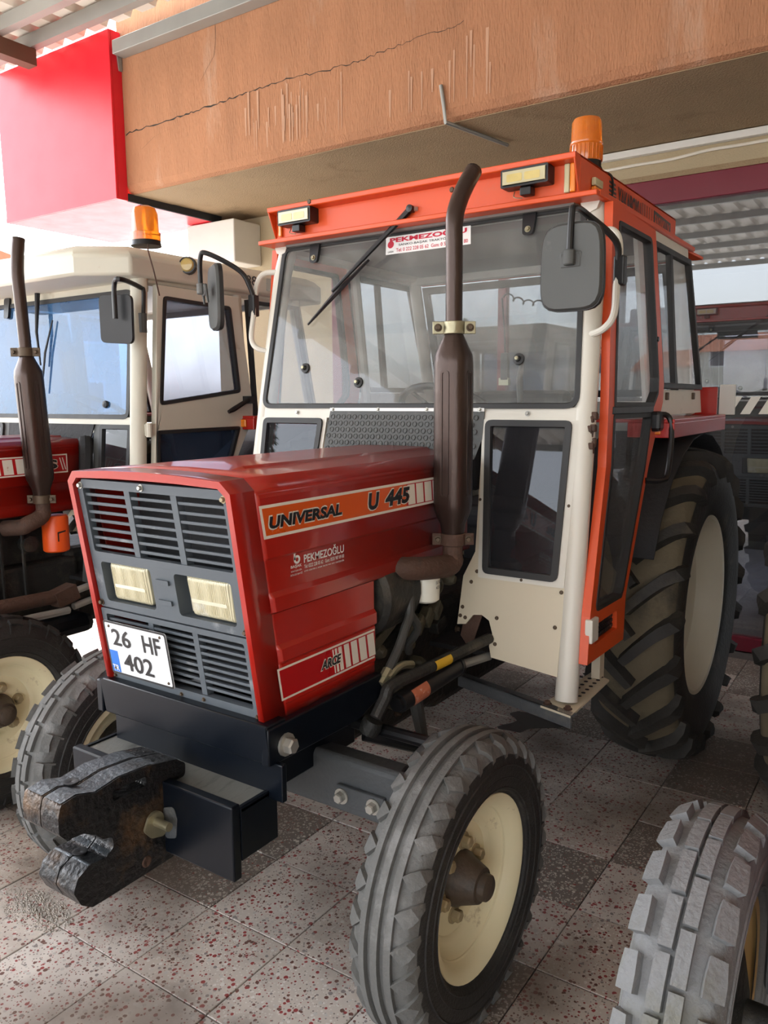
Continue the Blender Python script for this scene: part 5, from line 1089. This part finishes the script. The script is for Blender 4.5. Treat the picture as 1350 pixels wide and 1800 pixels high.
    l_ = MB().lathe([(0, 0), (.030, 0), (.040, .02), (.036, .05), (0, .052)], lp+Vector((-.02, 0, 0)), (.6, -.8, 0), 20).build('side_lamp', 'black', par); MB().lathe([(0, .05), (.030, .05), (.024, .060), (0, .063)], lp+Vector((-.02, 0, 0)), (.6, -.8, 0), 20).build('lens', 'lens_core', l_)
    bp_ = pY(240, 436, .93)-T2; bcx, bcy, bcz = bp_.x, bp_.y, 2.148
    bc = MB().lathe([(0, .02), (.060, .02), (.060, .052), (.053, .055), (.051, .128), (.043, .150), (.022, .160), (0, .161)], (bcx, bcy+.05, bcz), (0, 0, 1), 28).build('beacon', 'beacon_amber', par, 40); MB().lathe([(0, 0), (.062, 0), (.058, .022), (0, .022)], (bcx, bcy+.05, bcz), (0, 0, 1), 24).build('beacon_base', 'black', bc)
    MB().tube(bez([(bcx+.04, bcy+.03, bcz+.01), (bcx+.07, bcy, bcz-.03), (bcx+.075, bcy+.02, bcz-.11), (bcx+.055, bcy+.06, bcz-.2)], 5), .003, 6).build('beacon_wire', 'rust', bc)
    # sides
    for F, s_ in ((S2, 1), (S2m, -1)):
        oo = [s2(268, 501), s2(411, 523), s2(437, 712), s2(437, 733), s2(412, 799)]; e = oo[-1]; oo += [(e[0]-.13, .98), (e[0]-.24, .74), (s2(265, 813)[0]-.06, .74), s2(265, 813)]
        up_ = fillet([s2(279, 521), s2(397, 540), s2(415, 690), s2(273, 713)], .02, 4)
        lo_ = fillet([s2(268, 757), s2(415, 749), (s2(402, 799)[0]+.0, s2(402, 799)[1]), (1.36, .98), (1.24, .82), (s2(268, 812)[0]-.02, .82), s2(268, 812)], .012, 3)
        d = MB().plate(F, oo, [up_, lo_], .0, .03).build('door', 'cream_cab', par, 0, bevel=.004)
        for q, mm in ((up_, 'dusk_glass'), (lo_, 'sky_reflection_pane')):
            MB().ring(F, q, inset(q, .016), .004, .034).build('gasket', 'gasket', d, 30); MB().plate(F, inset(q, .012), [], .014, .018).build('door_glass', mm, d, 0)
        h0 = s2(386, 724); h1 = s2(426, 703); MB().tube([F(h0[0], h0[1], .06), F(h0[0]+.03, h0[1]+.012, .065), F(h1[0]-.02, h1[1], .06)], [.009, .013, .011], 8).obox(F(h1[0], h1[1], .045), (.02, 0, 0), (0, .028, 0), (0, 0, .018)).build('door_handle', 'black', d)
        for y, z in (s2(249, 756), (s2(249, 756)[0]-.1, .85)): MB().tube([F(y+.015, z-.03, .03), F(y+.015, z+.03, .03)], .014, 10).obox(F(y+.03, z, .02), (.008, 0, 0), (0, .03, 0), (0, 0, .025)).build('hinge', 'cream_cab', d)
        sw = [(1.665, 2.0), (1.70, 1.43), (2.17, 1.43), (2.05, 2.0)]
        fo = MB().ring(F, sw, inset(sw, .02), 0, .022).build('side_window', 'gasket', par, 0); MB().plate(F, inset(sw, .016), [], .006, .010).build('pane', 'side_glass', fo, 0)
        MB().plate(F, [(1.60, 1.43), (2.2, 1.43), (2.2, 1.38), (1.60, 1.38)], [], -.03, .01).build('waist_panel', 'cream_cab', fo, 0)
    # mirror
    cY = .86; c = (pY(205, 562, cY)-T2); ry = Matrix.Rotation(.35, 3, 'Z'); w = .075; h = .10
    def MP(u, z, d=0): return c+ry @ Vector((u, d, z))
    q = fillet([(-w, -h*.9), (w*.95, -h), (w, h*.98), (-w, h)], .025, 4)
    m_ = MB().plate(MP, q, [], -.006, .012).build('mirror', 'black', par, 0, bevel=.008, seg=3); MB().plate(MP, inset(q, .008), [], .012, .0135).build('mirror_glass', 'chrome', m_, 0)
    ap = [pX(251, 572, T2.x+.67)-T2, pX(252, 515, T2.x+.67)-T2, (pX(246, 505, T2.x+.67)-T2), pY(213, 491, cY-.03)-T2, pY(201, 500, cY-.03)-T2, pY(203, 560, cY-.03)-T2]
    MB().tube(bez(ap, 6), .010, 10).build('mirror_arm', 'black', m_); MB().tube([ap[0]-Vector((0, 0, .03)), ap[0]+Vector((0, 0, .05))], .018, 10).build('mirror_clamp', 'plastic_grey', m_)
    # wiper hanging from the roof edge
    a = F2(*f2(76, 500), -.03); z_ = F2(*f2(80, 690), -.02)
    wp = MB().tube([a, a.lerp(z_, .45)+Vector((0, -.015, 0)), a.lerp(z_, .75)], [.014, .007, .004], 8).build('wiper', 'black', par); MB().tube([F2(*f2(97, 563), -.014), F2(*f2(86, 620), -.02), z_], [.004, .006, .004], 6).build('wiper_blade', 'black', wp)
    se = MB().box((-.23, 1.55, .98), (.23, 1.95, 1.08)).build('seat', 'seat_fabric', par, 0, bevel=.04, seg=3); MB().obox((0, 1.98, 1.28), (.22, 0, 0), (0, .045, .012), (0, -.04, .22)).build('backrest', 'seat_fabric', se, 0, bevel=.04, seg=3); MB().box((-.12, 1.62, .72), (.12, 1.9, .98)).build('seat_base', 'black', se, 0)
    sw_ = MB(); c = Vector((0, 1.33, 1.44)); ax_ = Vector((0, .55, .83)); e1 = Vector((1, 0, 0)); e2 = ax_.cross(e1).normalized()
    sw_.tube([c+(e1*math.cos(t)+e2*math.sin(t))*.19 for t in [2*PI*k/32 for k in range(33)]], .013, 8, False)
    for t in (0, 2.1, 4.2): sw_.tube([c, c+(e1*math.cos(t)+e2*math.sin(t))*.185], .008, 6)
    sw_.tube([c, c-ax_.normalized()*.45], .022, 10); sw_.build('steering_wheel', 'black', par)
    MB().box((-.66, .84, .60), (-.5, 1.2, .61)).build('step_plate', 'cream_panel', par, 0)
    MB().box((.30, 1.16, .585), (.68, 1.40, .60)).box((.30, 1.155, .53), (.68, 1.16, .60)).build('step_plate', 'cream_panel', par, 0)
hood(t2); nose(t2, False); front_frame(t2)
MB().box((-.15, .2, .52), (.20, .98, .80)).box((-.12, .20, .62), (.12, .98, 1.04)).build('engine_block', 'engine', t2, 0, bevel=.02)
fb = pX(100, 968, T2.x+.30)-T2
of2 = MB().lathe([(0, 0), (.050, 0), (.056, .006), (.056, .15), (.05, .16), (0, .16)], fb, (0, 0, 1), 28).build('oil_filter', 'filter_orange', t2)
MB().plate(lambda y, z, d: fb+Vector((.0563+d, y, z)), [(-.028, .05), (-.022, .05), (-.022, .085), (.012, .09), (.012, .096), (-.028, .092)], [], 0, .0006).build('printed_mark', 'ink', of2, 0)
for s_ in (1, -1): wheel_rear(t2, s_); fender(t2, s_)
wheel_front(t2, 1, 'block_dark', 'rim_cream'); wheel_front(t2, -1, 'block_dark', 'rim_cream'); front_axle(t2); chassis(t2)
exhaust(t2, .335, .715, False, -.045, .2, .45)
cyl0, cyl1 = pX(-40, 1076, T2.x+.42)-T2, pX(112, 1046, T2.x+.42)-T2
c2 = MB().tube([cyl0, cyl1], .030, 16).obox(cyl1, (.035, 0, 0), (0, .05, .012), (0, -.01, .032)).build('steering_cylinder', 'rust', t2, 30)
MB().tube([cyl0+Vector((.03, 0, -.062)), cyl1+Vector((.03, 0, -.062))], .016, 10).build('cylinder_rod', 'steel_grey', c2)
for dz in (.01, -.055): MB().tube([cyl1+Vector((.02, .03, dz)), cyl1+Vector((.02, .12, dz+.012))], .015, 12).build('hose_fitting', 'bolt', c2); MB().tube(bez([cyl1+Vector((.02, .12, dz+.012)), cyl1+Vector((.02, .2, dz+.02)), cyl1+Vector((-.05, .3, dz+.06))], 5), .012, 8).build('hose', 'hose', c2)
for y in (.47, .60, .70): MB().tube([(.22, y, .62), (.23, y-.01, 1.0)], .008, 6).build('fuel_pipe', 'engine', t2)
MB().lathe([(0, 0), (.035, 0), (.035, .05), (0, .05)], (.20, .72, .90), (1, 0, 0), 16).build('pump_cap', 'engine', t2)
MB().box((.10, .3, .47), (.36, .95, .56)).build('oil_sump', 'navy', t2, 0, bevel=.04)
def HD2(y, z, d=0): return Vector((WH+.0068+d, y, z))
dd = MB().plate(HD2, [(.05, 1.205), (.895, 1.205), (.895, 1.288), (.05, 1.288)], [], 0, .0004).build('side_decal', 'sticker_cream', t2, 0)
MB().plate(HD2, [(.056, 1.211), (.889, 1.211), (.889, 1.282), (.056, 1.282)], [], .0004, .0008).build('red_field', 'red_decal', dd, 0)
for k in range(8): y = .30+k*.058; MB().plate(HD2, [(y+.006, 1.215), (y+.050, 1.215), (y+.044, 1.278), (y, 1.278)], [], .0008, .0011).build('white_bar', 'sticker_cream', dd, 0)
text('S', HD2(.79, 1.222, .001), HD2(.848, 1.222, .001), HD2(.79, 1.268, .001), 'sticker_cream', dd, 'lettering_outline', .09); text('S', HD2(.793, 1.225, .0014), HD2(.845, 1.225, .0014), HD2(.793, 1.265, .0014), 'ink', dd, off=.04)
for y in (.855, .868): MB().plate(HD2, [(y+.014, 1.218), (y+.019, 1.218), (y+.005, 1.272), (y, 1.272)], [], .0008, .0012).build('white_bar', 'sticker_cream', dd, 0)
cab_b(t2)

# ------------------------------------------------------------------ right tractor, only its near wheels in view
T3 = Vector((1.90, -.09, 0))
t3 = empty('tractor', T3); tag(t3, 'red open tractor without cab on dusty grey block-tread front tyres', 'tractor')
hood(t3); nose(t3, False); front_frame(t3); front_axle(t3); chassis(t3); engine(t3); fender(t3, 1); fender(t3, -1)
for s_ in (1, -1): wheel_rear(t3, s_, 'rim_yellow'); wheel_front(t3, s_, 'big_block', 'rim_yellow', x=.68)
se = MB().box((-.2, 1.75, 1.0), (.2, 2.1, 1.08)).build('seat', 'seat_fabric', t3, 0, bevel=.03); MB().obox((0, 2.12, 1.22), (.2, 0, 0), (0, .03, .01), (0, -.03, .15)).build('backrest', 'seat_fabric', se, 0, bevel=.03); MB().box((-.1, 1.8, .84), (.1, 2.0, 1.0)).build('seat_base', 'black', se, 0)
sw_ = MB(); c = Vector((0, 1.38, 1.38)); ax_ = Vector((0, .55, .83)); e1 = Vector((1, 0, 0)); e2 = ax_.cross(e1).normalized()
sw_.tube([c+(e1*math.cos(t)+e2*math.sin(t))*.19 for t in [2*PI*k/32 for k in range(33)]], .013, 8, False)
for t in (0, 2.1, 4.2): sw_.tube([c, c+(e1*math.cos(t)+e2*math.sin(t))*.185], .008, 6)
sw_.tube([c, c-ax_.normalized()*.5], .025, 10); sw_.build('steering_wheel', 'black', t3)
MB().box((-.25, .97, .84), (.25, 1.2, 1.30)).build('dashboard', 'black_matt', t3, 0, bevel=.03)

# ------------------------------------------------------------------ tractor inside the showroom, seen through the shop glass
T4 = Vector((.45, 4.45, 0))
t4 = empty('tractor', T4); tag(t4, 'red-roofed tractor with dark cab standing inside the showroom behind glass', 'tractor')
hood(t4); nose(t4, False); front_frame(t4); front_axle(t4); chassis(t4); engine(t4)
for s_ in (1, -1): wheel_rear(t4, s_); wheel_front(t4, s_, 'rib', 'rim_grey'); fender(t4, s_)
cab_a(t4, 'black', 'red', 'black', 'black', False)

# ------------------------------------------------------------------ far side of the yard (mirrored in the shop glass) and the street at the left
def conifer(x, y, h, r, sd, label):
    rn = random.Random(sd); root = empty('conifer_tree', (x, y, -.09)); tag(root, label, 'tree', 'conifers across the yard')
    MB().tube([(0, 0, 0), (0, 0, h*.95)], [h*.02, .02], 8).build('trunk', 'bark', root)
    b = MB()
    for k in range(900):
        t = rn.random()**.8; z = h*.1+t*h*.9; rad = r*(1-t)**.9*(.35+.65*rn.random()); a = rn.random()*2*PI; c = Vector((rad*math.cos(a), rad*math.sin(a), z-.25*rad)); d = Vector((math.cos(a), math.sin(a), -.45)); s_ = Vector((-math.sin(a), math.cos(a), 0)); l = .22+.3*(1-t)
        b.add([c-d*l*.5, c+s_*l*.3, c+d*l, c-s_*l*.3], [(0, 1, 2, 3)])
    b.build('foliage', 'foliage', root, 0)
conifer(-20.5, -20, 8.5, 1.7, 1, 'tall narrow conifer tree across the yard, tallest of three'); conifer(-25.5, -22, 6.5, 1.9, 2, 'mid-sized conifer tree across the yard beside the tallest'); conifer(-15.5, -22.5, 5.0, 1.6, 3, 'short conifer tree across the yard, smallest of three')
def house(name, lab, x0, x1, y0, y1, h, wall, nwin, face):
    root = empty(name, ((x0+x1)/2, (y0+y1)/2, -.09)); tag(root, lab, 'house'); L_ = root.location
    MB().box((x0-L_.x, y0-L_.y, 0), (x1-L_.x, y1-L_.y, h)).build('walls', wall, root, 0)
    MB().prism([(x0-L_.x-.4, y0-L_.y-.4, h), (x1-L_.x+.4, y0-L_.y-.4, h), ((x1-x0)/2-.5*(x1-x0)*.6, 0, h+1.6)] if False else [(x0-L_.x-.4, y0-L_.y-.4, h), (x0-L_.x-.4, y1-L_.y+.4, h), (x0-L_.x-.4, 0, h+1.6)], (x1-x0+.8, 0, 0)).build('roof', 'roof_tile', root, 0)
    for k in range(nwin):
        for fl_ in range(2):
            z = 1.1+fl_*2.7
            if face == 'x': yy = y0-L_.y+(y1-y0)*(k+.5)/nwin; w = MB().box((x1-L_.x, yy-.6, z), (x1-L_.x+.05, yy+.6, z+1.3)).build('window', 'white_plain', root, 0); MB().box((x1-L_.x+.04, yy-.5, z+.1), (x1-L_.x+.06, yy+.5, z+1.2)).build('pane', 'tinted', w, 0)
            else: xx = x0-L_.x+(x1-x0)*(k+.5)/nwin; w = MB().box((xx-.6, y1-L_.y, z), (xx+.6, y1-L_.y+.05, z+1.3)).build('window', 'white_plain', root, 0); MB().box((xx-.5, y1-L_.y+.04, z+.1), (xx+.5, y1-L_.y+.06, z+1.2)).build('pane', 'tinted', w, 0)
house('house', 'pale two-storey house with red roof beyond the left tractor', -34, -26, 6, 20, 5.6, 'house_wall', 5, 'x')
house('house', 'long pale two-storey house with red roof across the yard', -30, 20, -66, -58, 5.0, 'house_wall', 10, 'y')
